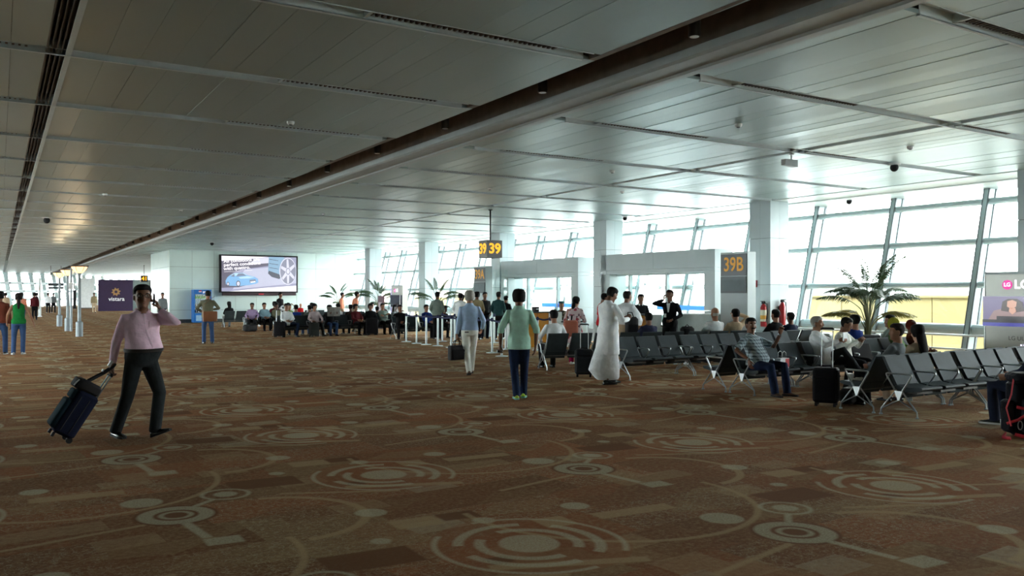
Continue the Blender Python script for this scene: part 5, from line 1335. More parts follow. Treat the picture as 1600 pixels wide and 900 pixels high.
yr = facing(.985, -.17); rl = (9.60, 12.15)
D = person('man in long white robe and wrap looking down at his phone', rl, yr, P=(0, -.02, .93), lean=4, head=(0, -24), h=1.78, bulk=1.16, belly=.04, sh_yaw=12, hands={'R': (.14, .34, 1.16), 'L': (-.10, .36, 1.17)}, hint={'R': (1, -.6, -.7), 'L': (-1, -.6, -.7)}, curl=(45, 45), grip=(True, True),
    palms={'R': {'d': (-.6, .7, .2), 'n': (-.6, -.2, .5)}, 'L': {'d': (.6, .7, .2), 'n': (.6, -.2, .5)}}, feet={'R': (.11, -.08, 12, 0, .086), 'L': (-.08, .12, -6, 0, .086)}, shirt=K['robe'], pants=K['white'], skin='brown', hair=('short', M_hairb), shoes=M_shoeb, vox=.013, hem=-.06, tuck=False, collar=K['robe'],
    skirt=[(0, .01, 1.0, .19, .17), (0, 0, .85, .215, .19), (0, -.01, .66, .235, .205), (0, -.015, .54, .25, .215), (0, -.015, .525, .24, .205)], pskirt=[(0, 0, .92, .17, .15), (0, -.01, .70, .20, .19), (0, -.06, .45, .21, .25), (0, -.08, .26, .20, .30), (0, -.02, .12, .16, .24), (0, .0, .075, .13, .20)])
ww = rootmat(D, rl, yr, 1.78) @ V((.02, .46, 1.19))
t = tag(empty('mobile_phone', ww, R(yr)), 'dark phone held by the man in the white robe', 'phone')
MB().rbox((0, 0, 0), (.07, .14, .01), .01).build('case', M_black, t); MB().box((0, 0, .006), (.062, .12, .001)).build('screen', M_signblk, t)

person('woman in green sleeveless top and jeans with a dark ponytail walking away', (.46, 26.45), facing(.05, 1), h=1.66, fem=True, P=(0, 0, .925), lean=1, hands={'L': (-.29, .05, .92), 'R': (.36, .02, .90)}, feet={'L': (-.13, -.02, -10, 0, .086), 'R': (.10, .06, 10, 0, .086)}, shirt=K['green'], pants=K['denim'], skin='tan', hair=('tail', M_hairbr), shoes=M_shoew, sole=M_shoew, sleeve='none', hem=-.06, tuck=False, vox=.018, bulk=.98)
person('person in rust shirt and jeans walking away, cut by the left edge', (.02, 26.7), facing(.1, 1), h=1.70, P=(0, 0, .925), lean=1, feet={'L': (-.1, -.05, -8, 0, .086), 'R': (.12, .10, 8, 0, .086)}, shirt=K['rust'], pants=K['denim'], skin='brown', hair=('full', M_hairb), shoes=M_shoeb, sole=M_shoew, hem=-.08, tuck=False, vox=.018, bulk=1.1)
bl = (5.92, 28.85)
E_ = person('man in olive jacket and jeans standing before the drinks cooler', bl, facing(.12, 1), h=1.74, P=(0, 0, .925), lean=2, hands={'L': (-.20, .22, 1.08), 'R': (.20, .26, 1.12)}, hint={'L': (-1, -.7, -.4), 'R': (1, -.7, -.4)}, feet={'L': (-.12, 0, -10, 0, .086), 'R': (.14, .03, 14, 0, .086)}, shirt=K['olive'], pants=K['denim'], skin='tan', hair=('short', M_hairb), shoes=M_shoeb, hem=-.10, tuck=False, vox=.018, bulk=1.08, head=(-14, -8))
t = tag(empty('satchel', (bl[0] + .02, bl[1] - .24, .72), R(-6)), 'brown leather satchel hanging behind the man in olive', 'bag')
M_sat = mat('brown_leather', rgb(132, 82, 52), .5)
MB().rbox((0, 0, .19), (.46, .12, .34), .04).build('body', M_sat, t, True); MB().rbox((0, -.065, .24), (.44, .02, .22), .02).build('flap', M_sat, t, True); MB().tube([(-.22, .02, .34), (-.20, .10, .55), (.0, .08, .75), (.15, .10, .85)], .018, 8, .3).build('strap', M_sat, t, True)

# ------------------------------------------------------------------ around gate 39B and 39A
person('woman in flower print tunic with long dark plait holding a coral bag', (11.6, 15.95), facing(.75, .65), h=1.58, fem=True, lean=6, head=(-20, -10), hands={'R': (.2, .28, 1.1), 'L': (-.2, .2, 1.02)}, feet={'L': (-.08, .0, 0, 0, .086), 'R': (.10, .08, 6, 0, .086)}, shirt=K['floral'], pants=K['magenta'], skin='tan', hair=('plait', M_hairb), shoes=M_shoew, sole=M_shoew, hem=-.10, tuck=False, vox=.018, bulk=1.05, skirt=[(0, 0, .98, .19, .16), (0, 0, .75, .23, .19), (0, 0, .55, .25, .20)])
t = tag(empty('shoulder_bag', (11.28, 15.66, .66), R(-30)), 'coral cloth bag hanging at the flower print tunic', 'bag')
MB().rbox((0, 0, .2), (.34, .16, .38), .06).build('body', mat('coral_cloth', rgb(190, 110, 86), .7), t, True); MB().tube([(-.12, 0, .38), (-.06, .08, .60), (.04, .12, .66)], .018, 8, .4).build('strap', mat('coral_cloth', rgb(190, 110, 86), .7), t, True)
person('man in red shirt facing right beside the flower print tunic', (13.3, 17.1), facing(.9, -.3), h=1.66, lean=4, head=(-8, -14), shirt=K['red'], pants=K['black'], skin='brown', hair=('short', M_hairb), shoes=M_shoeb, sleeve='short', hem=-.06, tuck=False, vox=.018, hands={'R': (.22, .24, 1.05), 'L': (-.2, .26, 1.05)})
il = (13.0, 15.75); yi = facing(.85, .3)
person('man draped in loose white cloth facing the gate 39B counter', il, yi, h=1.70, lean=3, shirt=K['white'], pants=K['beige'], skin='brown', hair=('short', M_hairb), shoes=M_shoebr, hem=-.05, tuck=False, vox=.02, bulk=1.15, hands={'R': (.22, .36, 1.05), 'L': (-.15, .36, 1.05)}, skirt=[(.02, 0, 1.38, .22, .15), (.06, .05, 1.2, .29, .24), (.08, .10, 1.02, .30, .27), (.08, .12, .90, .26, .24)], pskirt=[(0, 0, .92, .18, .16), (0, 0, .6, .21, .20), (0, 0, .25, .2, .2), (0, 0, .12, .19, .19)])
t = tag(empty('backpack', (12.72, 15.2, .62), R(-20)), 'black backpack hanging beside the man in loose white cloth', 'backpack')
MB().rbox((0, 0, .25), (.32, .2, .50), .09).build('body', M_black, t, True); MB().rbox((0, -.11, .18), (.26, .07, .28), .04).build('front_pocket', cloth('black_canvas', (.016, .016, .018, 1)), t, True); MB().tube([(-.08, .08, .48), (-.05, .12, .60), (.05, .12, .60), (.08, .08, .48)], .014, 8).build('strap', M_black, t, True)
person('young man with a black strap over white shirt, arms folded at the counter', (13.6, 16.45), facing(.95, -.25), h=1.70, head=(-8, 0), shirt=K['white'], pants=K['black'], skin='tan', hair=('short', M_hairb), shoes=M_shoeb, vox=.02, hands={'R': (-.05, .26, 1.16), 'L': (.08, .24, 1.12)}, hint={'R': (1, -.2, -.5), 'L': (-1, -.2, -.5)})
person('clerk in black jacket behind the amber counter at gate 39B', (15.35, 17.95), facing(-.5, -.85), h=1.62, shirt=K['black'], pants=K['black'], skin='brown', hair=('short', M_hairb), shoes=M_shoeb, vox=.02, collar=K['white'], hands={'R': (.16, .32, 1.06), 'L': (-.16, .32, 1.06)})
sl = (14.2, 15.5); ys = facing(-.85, -.5)
Su = person('tall man in black suit with a phone at his ear near gate 39B', sl, ys, h=1.73, shirt=K['black'], pants=K['black'], skin='brown', hair=('short', M_hairbr), shoes=M_shoeb, vox=.015, face=True, collar=K['white'], hem=-.10, tuck=False, bulk=1.06, hands={'R': (.12, .13, 1.50), 'L': (-.12, .20, 1.02)}, hint={'R': (1, .3, -.4), 'L': (-1, -.4, -.5)}, head=(10, 0), curl=(45, 50), grip=(True, True), palms={'R': {'d': (-.1, -.1, 1), 'n': (-1, 0, 0)}})
MB().hull8([(-.045, .118, 1.42), (.045, .118, 1.42), (.012, .135, 1.20), (-.012, .135, 1.20)][::-1], [(-.045, .135, 1.42), (.045, .135, 1.42), (.012, .150, 1.20), (-.012, .150, 1.20)][::-1]).build('shirt_front', K['white'], Su['root'])
MB().box((.08, .145, 1.12), (.06, .01, .09)).build('name_badge', M_white, Su['root'])
G_ = person('guard in camouflage and dark beret seated behind the low white counter', (15.2, 21.6), facing(-.55, -.83), P=(0, -.05, .62), h=1.70, lean=2, shirt=K['camo'], pants=K['camo'], skin='brown', hair=(None, None), shoes=M_shoeb, vox=.02, bulk=1.1, hands={'R': (.18, .33, .98), 'L': (-.18, .33, .98)}, hint={'R': (1, -.4, -.6), 'L': (-1, -.4, -.6)}, feet={'R': (.12, .38, 0, 0, .086), 'L': (-.12, .38, 0, 0, .086)})
g = MB(); g.rings([hring(z, a_, b_, c_, 20, G_['hc'], G_['S'], G_['Fw'], G_['UH']) for z, a_, b_, c_ in ((.055, .079, .094, .100), (.085, .090, .095, .105), (.112, .080, .078, .09), (.122, .04, .04, .05))]); g.build('beret', K['teal'], G_['root'], True)
t = tag(empty('office_chair', (15.22, 21.66, 0), R(facing(-.55, -.83))), 'dark office chair under the guard in camouflage', 'chair')
MB().rbox((0, -.05, .48), (.46, .44, .06), .06).build('seat', M_black, t, True); MB().rbox((0, -.29, .72), (.42, .05, .36), .02).build('backrest', M_black, t, True); MB().lathe([(.03, .06), (.03, .46)], n=10).build('stem', M_black, t)
for q in range(5): MB().tube([(0, 0, .09), (.26 * math.cos(q * 1.2566), .26 * math.sin(q * 1.2566), .05)], .02, 8).build('leg', M_black, t)
for i, (x, y, fx, fy, lab, sh, pa, hh, ha) in enumerate([
    (13.6, 27.2, .5, .5, 'man in steel blue shirt at far left of the gate 39A group', 'greygreen', 'black', 1.70, 'short'),
    (14.1, 26.4, .7, .7, 'broad man in pale grey shirt leaning at the gate 39A queue', 'white', 'navy', 1.66, 'short'),
    (14.65, 27.3, .9, .4, 'person in black standing behind the grey-haired man at left', 'black', 'black', 1.60, 'long'),
    (14.7, 26.2, .6, .8, 'man in khaki jacket behind the grey-haired man', 'khaki', 'black', 1.70, 'full'),
    (15.25, 26.6, -.2, -.9, 'man in black jacket looking back at the gate 39A group', 'black', 'navy', 1.69, 'short'),
    (15.3, 25.7, .8, .6, 'man in dark teal jacket at right of the gate 39A group', 'teal', 'black', 1.70, 'short'),
    (15.85, 26.1, .8, .5, 'person in black with a backpack at far right of gate 39A group', 'black', 'black', 1.56, 'short')]):
    person(lab, (x, y), facing(fx, fy), h=hh, shirt=K[sh], pants=K[pa], skin='brown', hair=(ha, M_hairb), shoes=M_shoeb, vox=.024, lean=3 + (8 if i == 1 else 0), hem=-.08, tuck=False, bulk=1.0 + (.12 if i == 1 else .04), sleeve='long', hands={'R': (.2, .22 + .03 * i % .1, 1.02), 'L': (-.2, .1, .95)})
# far walkers
for x, y, fx, fy, lab, sh, pa, ha in [(2.35, 69.7, .2, 1, 'dark figure walking far down the concourse by the white mast', 'black', 'black', 'short'), (3.55, 80.4, .1, 1, 'distant figure in white shirt walking away', 'white', 'black', 'short'), (3.95, 80.9, .3, 1, 'distant figure in dark grey beside the white shirt', 'grey', 'black', 'short'),
    (6.85, 78.4, 0, -1, 'distant person in khaki standing left of the purple hoarding', 'khaki', 'beige', 'short'), (1.9, 60.0, 0, 1, 'distant person in maroon behind the green top', 'maroon', 'black', 'full'), (.95, 48.0, 0, 1, 'person in tan walking ahead of the green top', 'salmon', 'denim', 'short'), (.35, 62.0, 0, 1, 'distant person in pale top between rust and green shirts', 'beige', 'grey', 'short'),
    (7.35, 47.0, -.2, -1, 'person standing by the white wall corner behind the pink shirt', 'grey', 'navy', 'short'), (11.9, 41.2, .5, -.8, 'dark-clad person standing among far seats left of first palm', 'black', 'black', 'short'),
    (15.55, 42.4, .8, -.3, 'person in salmon shirt partly behind the first palm', 'salmon', 'khaki', 'short')]:
    person(lab, (x, y), facing(fx, fy), h=1.68, shirt=K[sh], pants=K[pa], skin='brown', hair=(ha, M_hairb), shoes=M_shoeb, vox=.035, feet={'L': (-.1, -.08, -6, 0, .086), 'R': (.1, .10, 6, 0, .086)}, hem=-.08, tuck=False)
person('man in salmon shirt and camouflage trousers bending forward near second palm', (13.15, 34.4), facing(.95, -.2), h=1.72, lean=14, shirt=K['salmon'], pants=K['camo'], skin='brown', hair=('short', M_hairb), shoes=M_shoeb, vox=.028, bulk=1.12, sleeve='short', belt=True, hem=.05)
person('small child in red top and yellow cap among far seats', (12.35, 39.35), facing(.2, -1), h=1.16, shirt=K['red'], pants=K['beige'], skin='fair', hair=(None, None), shoes=M_shoew, vox=.03)
# ------------------------------------------------------------------ people on the benches
def seat_xy(x, y, idx, away=False, rz=0.0):
    """world place of seat idx (counted from the left) in a row laid by bench_row"""
    dx = 1.72 * (idx // 3) + (.2825 + .555 * (idx % 3) if not away else 1.665 - (.2825 + .555 * (2 - idx % 3)))
    return (x + math.cos(rz) * dx, y + math.sin(rz) * dx)
def sit(label, xy, yaw, shirt, pants, h=1.67, lean=-17, hands='lap', legs='flat', twist=0, head=(0, 2), skin='brown', hair=('short', None), vox=.024, shoes=None, **kw):
    hd = {'lap': {'R': (.10, .30, .62), 'L': (-.10, .32, .62)}, 'phone': {'R': (.06, .36, .86), 'L': (-.07, .36, .85)}, 'thigh': {'R': (.20, .30, .60), 'L': (-.20, .32, .60)}, 'fold': {'R': (-.06, .20, .80), 'L': (.08, .22, .76)},
          'read': {'R': (.20, .40, .92), 'L': (-.20, .40, .92)}, 'chin': {'R': (.05, .18, 1.00), 'L': (-.08, .28, .64)}, 'ear': {'R': (.14, .08, 1.16), 'L': (-.12, .30, .62)}, 'behind': {'R': (.24, -.10, 1.16), 'L': (-.24, -.10, 1.16)}}[hands]
    ft, kh = {'flat': ({'R': (.13, .44, 6, 0, .086), 'L': (-.13, .44, -6, 0, .086)}, {}), 'out': ({'R': (.14, .70, 8, 12, .10), 'L': (-.12, .66, -8, 12, .10)}, {}), 'back': ({'R': (.14, .30, 6, -10, .10), 'L': (-.14, .34, -6, 0, .086)}, {}),
              'cross': ({'R': (-.10, .62, -10, 20, .34), 'L': (-.10, .44, -6, 0, .086)}, {'R': (-.1, .4, 1)}), 'wide': ({'R': (.24, .42, 16, 0, .086), 'L': (-.24, .46, -16, 0, .086)}, {'R': (.6, 1, 0), 'L': (-.6, 1, 0)})}[legs]
    return person(label, xy, yaw, P=(0, .055, .478), lean=lean, sh_yaw=twist, head=head, hands=hd, hint={'R': (1, -.5, -.7), 'L': (-1, -.5, -.7)} if hands != 'behind' else {'R': (1, 0, .3), 'L': (-1, 0, .3)}, feet=ft, khint={**{'R': (.15, 1, .6), 'L': (-.15, 1, .6)}, **kh},
                  curl=(35, 35), grip=(hands in ('phone', 'read'),) * 2, h=h, shirt=shirt, pants=pants, skin=skin, hair=hair if hair[0] is None or hair[1] else (hair[0], M_hairb), shoes=shoes or M_shoeb, vox=vox, hem=kw.pop('hem', -.06), tuck=False, **kw)
FRONT, AWAY = 180.0, 0.0
# man in checks: turned to his left, one hand raised, one on the armrest side
xy = seat_xy(10.50, 9.72, 0)
PM = person('man in checked short-sleeved shirt and jeans at the left end of his bench', xy, 180 - 2, P=(0, .07, .478), lean=-17, sh_yaw=6, head=(-28, 4), h=1.70, bulk=1.10, belly=.065, hands={'R': (.33, .20, .60), 'L': (-.34, .26, 1.00)}, hint={'R': (1, -.6, -.2), 'L': (-.6, .1, -1)},
    curl=(20, 45), grip=(False, True), palms={'R': {'d': (.05, .4, -.9), 'n': (-1, 0, 0)}, 'L': {'d': (-.1, .2, 1), 'n': (.4, .8, .2)}, 'sL': -1}, feet={'R': (.04, .50, 10, 0, .086), 'L': (-.20, .54, -24, 0, .086)}, khint={'R': (.2, 1, .6), 'L': (-.3, 1, .6)}, shirt=K['plaid'], pants=K['denimd'], skin='brown', hair=('short', M_hairb), shoes=M_shoebr, sleeve='short', vox=.013, face=True, hem=-.05, tuck=False, collar=K['plaid'])
b = MB(); b.ball(PM['hc'] + PM['Fw'] * .094 + PM['UH'] * -.046, (.034, .009, .010), 10, 6, Matrix((PM['S'], PM['Fw'], PM['UH'])).transposed()); b.build('moustache', M_hairb, PM['root'], True)
for n_ in 'RL':
    d_ = (PM['wr' + n_] - PM['el' + n_]).normalized(); o_ = d_.orthogonal().normalized()
    MB().rings([ell(PM['wr' + n_] + d_ * z, o_, d_.cross(o_), .033, .031, 14) for z in (-.012, .010)]).build('bangle', M_chrome, PM['root'], True)
lp = []
for t in (.16, .26, .36, .44):
    r_ = PM['tring'](t, *[x for x in min(TORSO, key=lambda q: abs(q[0] - t))[1:]], .020); s_, f_, u_ = PM['ax'](t)
    lp.append(max(r_, key=lambda p: (p - PM['sp'](t)).dot(f_ - s_ * .25)))
MB().tube(lp, .008, 6, .4, up=PM['s1']).build('lanyard', K['navy'], PM['root'])
# shopping bag on the seat beside him
xb, yb = seat_xy(10.50, 9.72, 1)
t = tag(empty('gift_bag', (xb, yb - .12, .405), R(8)), 'white paper gift bag with a red panel on the seat beside the checked shirt', 'bag')
MB().hull8([(-.13, -.05, 0), (.13, -.05, 0), (.13, .05, 0), (-.13, .05, 0)], [(-.135, -.055, .17), (.135, -.055, .17), (.135, .055, .17), (-.135, .055, .17)]).build('body', M_white, t); MB().bb(.02, .128, -.058, -.052, .02, .16).build('red_panel', mat('gift_red', rgb(190, 30, 34), .5), t)
for y in (-.04, .04): MB().tube([(-.06, y, .17), (-.055, y, .26), (0, y, .29), (.055, y, .26), (.06, y, .17)], .005, 6).build('handle', M_white, t, True)
# two men in white beyond him
P1 = sit('heavy grey-haired man in white shirt holding a tablet in the second bench', seat_xy(10.50, 9.72, 3), 180 + 14, K['white'], K['charcoal'], hands='phone', legs='cross', bulk=1.18, belly=.07, hair=('short', M_hairg), vox=.015, face=True, h=1.70, skin='tan', twist=8, collar=K['white'])
P2 = sit('man in pale grey shirt bending over beside the heavy grey-haired man', seat_xy(10.50, 9.72, 4), 180 + 12, K['cream'], K['black'], hands='phone', legs='out', lean=-2, head=(10, -18), vox=.015, h=1.66, skin='brown', bulk=1.08)
for P_, hh, xy_, yw, lab in ((P1, 1.70, seat_xy(10.50, 9.72, 3), 194, 'slim tablet held by the heavy man in white'),):
    w = rootmat(P_, xy_, yw, hh) @ V((0, .44, .93))
    t = tag(empty('tablet', w, R(yw)), lab, 'tablet'); MB().box((0, 0, 0), (.20, .012, .15)).build('case', M_white, t); MB().box((0, -.008, 0), (.18, .004, .13)).build('screen', M_signblk, t)
xl, yl = seat_xy(10.50, 9.72, 5)
t = tag(empty('laptop_case', (xl - .10, yl - .12, .42), R(-12)), 'black soft laptop case propped open on the seat right of two men', 'bag')
MB().box((0, .05, .17), (.44, .10, .32), 0, Matrix.Rotation(R(-20), 3, 'X')).build('body', M_black, t, bevel=.02); MB().box((0, -.10, .03), (.44, .26, .05)).build('flap', cloth('black_canvas', (.016, .016, .018, 1)), t, bevel=.015)
# partner rows and others at right
sit('man in royal blue shirt seen from behind near the large palm', seat_xy(10.47, 10.32, 6, True), AWAY, K['royal'], K['black'], vox=.016, skin='tan', h=1.70, bulk=1.12, hands='lap')
sit('woman with bun and earring looking left, seated beyond the nearest bench', seat_xy(10.47, 10.32, 8, True), AWAY + 40, K['greygreen'], K['black'], vox=.016, skin='tan', fem=True, hair=('tail', M_hairb), head=(18, 0))
sit('grey-clad woman looking left in the row backing the nearest bench', seat_xy(10.43, 7.50, 1, True), AWAY + 12, K['grey'], K['black'], vox=.014, skin='tan', fem=True, hair=('short', M_hairbr), head=(42, 0), h=1.66)
sit('woman with black bob seen from behind above the nearest bench', seat_xy(10.43, 7.50, 2, True), AWAY - 10, K['beige'], K['beige'], vox=.014, skin='fair', fem=True, hair=('long', M_hairb), h=1.62, head=(-10, -4))
S1 = sit('person in yellow green headscarf sitting before the large palm', seat_xy(10.50, 9.72, 7), 180 + 30, K['lime'], K['black'], vox=.018, fem=True, hair=(None, None), h=1.62)
g = MB(); g.ball(S1['hc'] - S1['Fw'] * .012 + S1['UH'] * .012, (.098, .118, .130), 14, 10); g.build('headscarf', cloth('cloth_yellowgreen', rgb(176, 176, 60)), S1['root'], True)
S2 = sit('person in rust headscarf beside the yellow green headscarf', seat_xy(10.50, 9.72, 8), 180 + 30, K['rust'], K['black'], vox=.018, fem=True, hair=(None, None), h=1.56)
g = MB(); g.ball(S2['hc'] - S2['Fw'] * .012 + S2['UH'] * .012, (.094, .112, .122), 14, 10); g.build('headscarf', cloth('cloth_rustred', rgb(104, 44, 36)), S2['root'], True)
sit('man in black jacket seen from behind near the extinguishers', (15.65, 13.52), AWAY, K['black'], K['black'], vox=.018, h=1.74, skin='tan')
sit('person in navy beside the man in black near the extinguishers', (16.2, 13.52), AWAY - 10, K['navy'], K['black'], vox=.02, h=1.64)
RZ = R(-14)
bench_row(15.22, 13.92 - .40, 1, True, 0, 'the short row below the extinguishers')
# slanting row by the counters
sit('dark-haired man in white shirt, back turned, at left end of slanting row', seat_xy(10.18, 15.18, 0, True, RZ), AWAY - 14, K['white'], K['black'], vox=.016, h=1.74, hands='thigh', skin='tan', lean=-4)
sit('man in slate blue jacket slumped in the slanting row with back turned', seat_xy(10.18, 15.18, 4, True, RZ), AWAY - 14, K['slate'], K['black'], vox=.018, h=1.66, lean=-16)
sit('bald grey man in white seen from behind in the slanting row', seat_xy(10.18, 15.18, 7, True, RZ), AWAY - 14, K['white'], K['grey'], vox=.018, h=1.80, hair=('bald', M_hairg), skin='tan')
sit('person with raised hand beside the bald man in white', seat_xy(10.18, 15.18, 8, True, RZ), AWAY - 14, K['beige'], K['black'], vox=.018, h=1.76, hands='ear', skin='tan')
xq, yq = seat_xy(10.18, 15.18, 6, True, RZ)
t = tag(empty('backpack', (xq - .05, yq + .12, .42), R(-14)), 'black backpack standing on a seat of the slanting row', 'backpack')
MB().rbox((0, 0, .24), (.34, .2, .48), .09).build('body', M_black, t, True); MB().rbox((0, .11, .2), (.27, .07, .28), .04).build('front_pocket', M_black, t, True); MB().tube([(-.06, 0, .47), (0, 0, .52), (.06, 0, .47)], .012, 8).build('handle', M_black, t, True)
xq, yq = seat_xy(10.18, 15.18, 1, True, RZ)
t = tag(empty('paper_sheet', (xq + .24, yq - .13, .55), R(-14)), 'white paper sheet hanging between two seat backs of the slanting row', 'paper')
MB().box((0, 0, .17), (.13, .02, .34), 0, Matrix.Rotation(R(14), 3, 'Y')).build('sheet', M_white, t); MB().box((-.02, -.013, .16), (.015, .006, .12), 0, Matrix.Rotation(R(14), 3, 'Y')).build('print_line', M_black, t)
# legs reaching in at the right edge
sit('person in dark navy sitting beyond the right edge, one trouser leg in view', (11.02, 5.36), AWAY + 6, K['navy'], K['navy'], vox=.014, h=1.74, legs='flat', shoes=M_shoeb, sole=M_shoew, hands='lap', skin='tan')
# ------------------------------------------------------------------ bags near the benches
suitcase((10.08, 13.52, 0), -40, 0, (.36, .22, .50), .48, 'slim black suitcase with raised handle left of the long white robe', cloth('charcoal_shell', (.020, .022, .026, 1), .5))
suitcase((10.62, 8.14, 0), -60, 0, (.36, .26, .52), .56, 'black suitcase with raised handle standing in the aisle', cloth('black_nylon', (.011, .011, .013, 1), .7))
t = tag(empty('duffel_bag', (10.98, 8.02, 0), R(20)), 'low black duffel bag on the carpet behind the aisle suitcase', 'bag')
MB().rbox((0, 0, .13), (.42, .22, .24), .08).build('body', M_black, t, True); MB().tube([(-.10, -.08, .24), (-.06, -.09, .30), (.06, -.09, .30), (.10, -.08, .24)], .01, 8).build('handle', M_black, t, True)
xn, yn = seat_xy(10.43, 7.50, 0, True)
t = tag(empty('newspaper', (xn, yn + .14, .415), R(15)), 'folded newspaper lying on the left end seat', 'newspaper')
MB().box((0, 0, .008), (.30, .20, .014)).build('pages', mat('newsprint', rgb(176, 172, 160), .8, 0, .25, 14), t, bevel=.003); MB().box((.03, .01, .018), (.22, .14, .006), .3).build('loose_page', mat('newsprint', rgb(176, 172, 160), .8, 0, .25, 14), t)
t = tag(empty('paper_cup', (xn - .20, yn + .16, .412)), 'white paper cup on the left end seat beside the newspaper', 'cup')
MB().lathe([(.028, 0), (.038, .09), (.041, .092), (.041, .098), (.034, .098), (.026, .01), (.0, .01)], n=18).build('cup', M_white, t, True); MB().lathe([(.041, .096), (.038, .106), (.0, .106)], n=18).build('lid', M_white, t, True)
# the hiking pack with red straps
t = tag(empty('hiking_backpack', (10.28, 5.12, 0), R(-35)), 'black hiking backpack with red straps and a white tag at right edge', 'backpack')
M_pk = cloth('black_pack_nylon', (.012, .013, .018, 1), .6); M_rst = mat('red_webbing', rgb(186, 34, 50), .6)
MB().rbox((0, 0, .34), (.40, .30, .66), .10).build('body', M_pk, t, True); MB().rbox((0, -.04, .69), (.42, .32, .12), .08).build('lid', M_pk, t, True); MB().rbox((0, -.18, .26), (.30, .10, .40), .05).build('front_pocket', M_pk, t, True)
for s_ in (-1, 1): MB().rbox((s_ * .22, -.02, .24), (.10, .22, .38), .05).build('side_pocket', M_pk, t, True)
def strap(pts, r=.016): MB().tube(pts, r, 8, .35).build('strap', M_rst, t, True)
for s_ in (-1, 1):
    strap([(s_ * .09, -.19, .74), (s_ * .11, -.24, .60), (s_ * .13, -.26, .40), (s_ * .12, -.25, .20), (s_ * .15, -.24, .06)]); strap([(s_ * .20, -.10, .70), (s_ * .25, -.14, .50), (s_ * .285, -.10, .34), (s_ * .26, -.16, .14)]); strap([(s_ * .12, -.25, .30), (s_ * .20, -.20, .22), (s_ * .28, -.10, .16)])
strap([(-.24, -.20, .05), (-.10, -.32, .02), (.08, -.34, .02), (.24, -.24, .03), (.34, -.10, .02)], .02); strap([(.05, -.25, .52), (.10, -.27, .38), (.02, -.27, .28)]); strap([(-.30, -.12, .05), (-.38, -.20, .02), (-.34, -.30, .02)], .02)
strap([(-.06, -.25, .70), (-.03, -.27, .55), (-.06, -.28, .42), (-.02, -.27, .30), (-.05, -.26, .12)]); strap([(.18, -.18, .66), (.14, -.24, .56), (.20, -.20, .44), (.16, -.24, .34)]); strap([(-.20, -.16, .36), (-.05, -.27, .33), (.05, -.27, .36), (.20, -.16, .33)], .018)
MB().box((-.10, -.275, .52), (.085, .008, .13), .1).build('name_tag', M_white, t); MB().tube([(-.10, -.26, .66), (-.10, -.275, .59)], .005, 6).build('tag_cord', M_rst, t, True)
cb = MB(); cb.tube([(-.20 + .025 * math.cos(a), -.235, .16 + .05 * math.sin(a)) for a in [q * .5236 for q in range(13)]], .006, 6); cb.build('snap_hook', M_chrome, t, True)

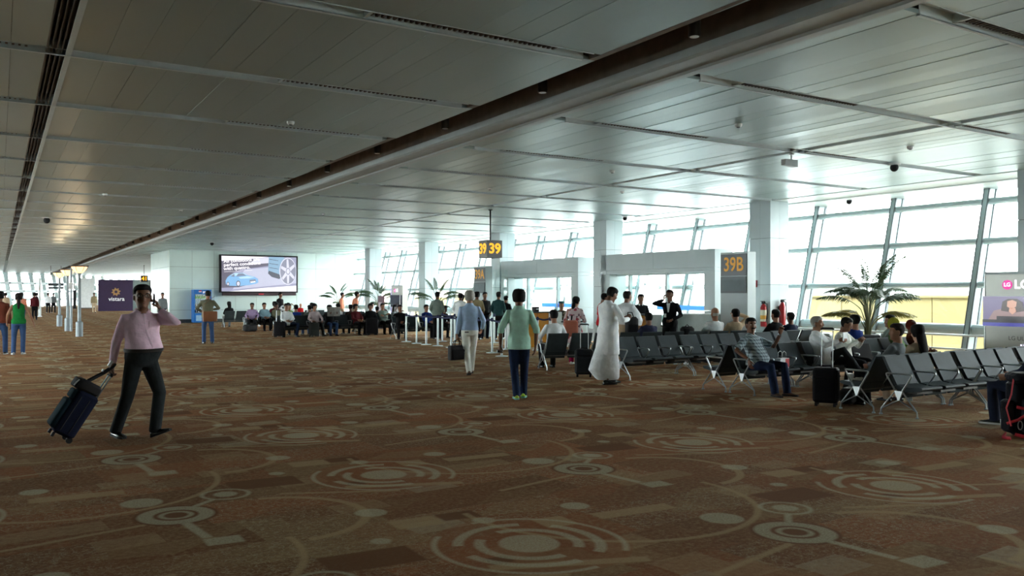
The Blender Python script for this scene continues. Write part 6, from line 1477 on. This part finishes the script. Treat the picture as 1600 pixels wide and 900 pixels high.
# ------------------------------------------------------------------ the far rows
F = lambda x, y, i, away=False: seat_xy(x, y, i, away)
far = [
 ('man in white shirt and jeans at the left end of the far row', F(9.2, 31.9, 0), 180, 'white', 'denimd', 'lap', 'wide', 'short', 1.78),
 ('man in pale checked shirt stretching his legs two seats along', F(9.2, 31.9, 2), 180, 'stripe', 'charcoal', 'thigh', 'out', 'full', 1.74),
 ('person in black and jeans reading behind a newspaper in the far row', F(9.2, 31.9, 3), 180, 'black', 'denim', 'read', 'flat', 'full', 1.68),
 ('person in dark maroon collar slouching mid far row', F(9.2, 31.9, 5), 190, 'maroon', 'black', 'lap', 'flat', 'full', 1.72),
 ('dark-haired person in black beside the maroon collar', F(9.2, 31.9, 6), 165, 'black', 'black', 'lap', 'flat', 'full', 1.74),
 ('man in grey green shirt right of the two dark figures', F(9.2, 31.9, 7), 180, 'greygreen', 'black', 'fold', 'flat', 'short', 1.76),
 ('woman with long black hair in grey shirt at right end of far row', F(9.2, 31.9, 8), 180, 'grey', 'black', 'fold', 'cross', 'long', 1.66),
 ('person in blue with back turned behind the white shirt and jeans', F(9.2, 32.6, 1, True), 0, 'royal', 'black', 'lap', 'flat', 'short', 1.70),
 ('person in pale green with back turned behind the checked shirt', F(9.2, 32.6, 2, True), 0, 'greygreen', 'denim', 'lap', 'flat', 'short', 1.68),
 ('person in white shirt with back turned behind the newspaper reader', F(9.2, 32.6, 4, True), 10, 'white', 'black', 'lap', 'flat', 'short', 1.74),
 ('person in dark brown with back turned mid far row', F(9.2, 32.6, 5, True), 0, 'dkbrown', 'black', 'lap', 'flat', 'short', 1.70),
 ('small dark-haired person with back turned behind the grey green shirt', F(9.2, 32.6, 7, True), 0, 'black', 'black', 'lap', 'flat', 'short', 1.56),
 ('man in pale purple shirt leaning in the row under the screen', F(9.3, 37.5, 0), 165, 'purple', 'black', 'thigh', 'out', 'short', 1.74),
 ('man in sky blue shirt seated under the screen', F(9.3, 37.5, 1), 180, 'skyblue', 'black', 'lap', 'flat', 'short', 1.74),
 ('man in olive shirt seated under the screen', F(9.3, 37.5, 2), 180, 'olive', 'grey', 'lap', 'flat', 'full', 1.72),
 ('woman in green top turned away under the screen', F(9.3, 37.5, 3), 200, 'lime', 'black', 'lap', 'flat', 'short', 1.64),
 ('dark-clad person in the row right of the green top', F(9.3, 37.5, 5), 180, 'grey', 'black', 'lap', 'flat', 'short', 1.70),
 ('fair-faced woman in white facing us right of the first palm', F(9.3, 37.5, 10), 180, 'white', 'grey', 'lap', 'flat', 'long', 1.70),
 ('dark-haired person in grey seated in front of the second palm', F(9.3, 37.5, 11), 180, 'dkbrown', 'black', 'lap', 'flat', 'full', 1.66),
 ('person in dark red turned away behind the sky blue shirt', F(9.4, 38.2, 2, True), -15, 'maroon', 'black', 'lap', 'flat', 'full', 1.80),
 ('person in pale grey with arms behind head under the screen', F(9.4, 38.2, 3, True), 0, 'white', 'grey', 'behind', 'flat', 'short', 1.72),
 ('person in white turned away near the small child', F(9.4, 38.2, 5, True), 0, 'white', 'black', 'lap', 'flat', 'short', 1.72),
 ('woman in dark top turned away at the farthest left bench', F(9.4, 42.3, 0, True), 0, 'black', 'grey', 'lap', 'flat', 'long', 1.76),
 ('person in white turned away in the farthest row', F(9.4, 42.3, 4, True), 0, 'white', 'black', 'lap', 'flat', 'short', 1.70),
 ('person in black jacket at left of the row behind the barrier posts', F(12.35, 28.3, 0), 165, 'black', 'black', 'chin', 'flat', 'short', 1.74),
 ('person in royal blue seated behind the barrier posts', F(12.35, 28.3, 2), 190, 'royal', 'black', 'lap', 'flat', 'short', 1.74),
 ('woman with long black hair leaning forward behind the barrier posts', F(12.35, 28.3, 3), 200, 'black', 'black', 'lap', 'flat', 'long', 1.66),
]
for i, (lab, xy, yw, sh, pa, ha, le_, hr_, hh) in enumerate(far):
    sit(lab, xy, yw, K[sh], K[pa], h=hh * .965, hands=ha, legs=le_, hair=(hr_, M_hairb), vox=.027 if xy[1] < 34 else .032, skin=('brown', 'tan', 'dark', 'tan')[i % 4] if 'fair' not in lab else 'fair', lean=-17 if 'forward' not in lab else 10, fem=('woman' in lab))
xr, yr_ = F(9.2, 31.9, 3)
t = tag(empty('newspaper', (xr, yr_ - .46, .80)), 'open newspaper held up by the reader in the far row', 'newspaper')
for s_ in (-1, 1): MB().box((s_ * .13, 0, .15), (.27, .008, .36), s_ * .25).build('page', mat('newsprint_grey', rgb(120, 118, 112), .8, 0, .3, 12), t)
suitcase((9.0, 31.35, 0), 150, 0, (.40, .26, .56), .42, 'dark suitcase with raised handle left of the white shirt and jeans', cloth('black_nylon', (.011, .011, .013, 1), .7))
suitcase((10.35, 31.1, 0), 190, 0, (.36, .24, .50), 0, 'dark bag with orange label before the far row', cloth('dark_olive_nylon', (.020, .022, .020, 1), .7))
suitcase((13.75, 31.15, 0), 200, 0, (.40, .26, .56), .50, 'tall black suitcase right of the grey shirt woman', cloth('black_nylon', (.011, .011, .013, 1), .7))
suitcase((12.65, 31.0, 0), 170, 0, (.46, .30, .62), 0, 'big black suitcase before the maroon and black figures', cloth('black_nylon', (.011, .011, .013, 1), .7))
t = tag(empty('holdall', (9.35, 36.9, 0), R(15)), 'dark holdall on the carpet below the pale purple shirt', 'bag')
MB().rbox((0, 0, .16), (.60, .30, .30), .10).build('body', M_black, t, True); MB().tube([(-.14, -.1, .30), (-.08, -.12, .38), (.08, -.12, .38), (.14, -.1, .30)], .012, 8).build('handle', M_black, t, True)
suitcase((11.2, 36.4, 0), 185, 0, (.40, .26, .54), .40, 'black suitcase with raised handle below the green top', cloth('black_nylon', (.011, .011, .013, 1), .7))
finalize()
settle_text()
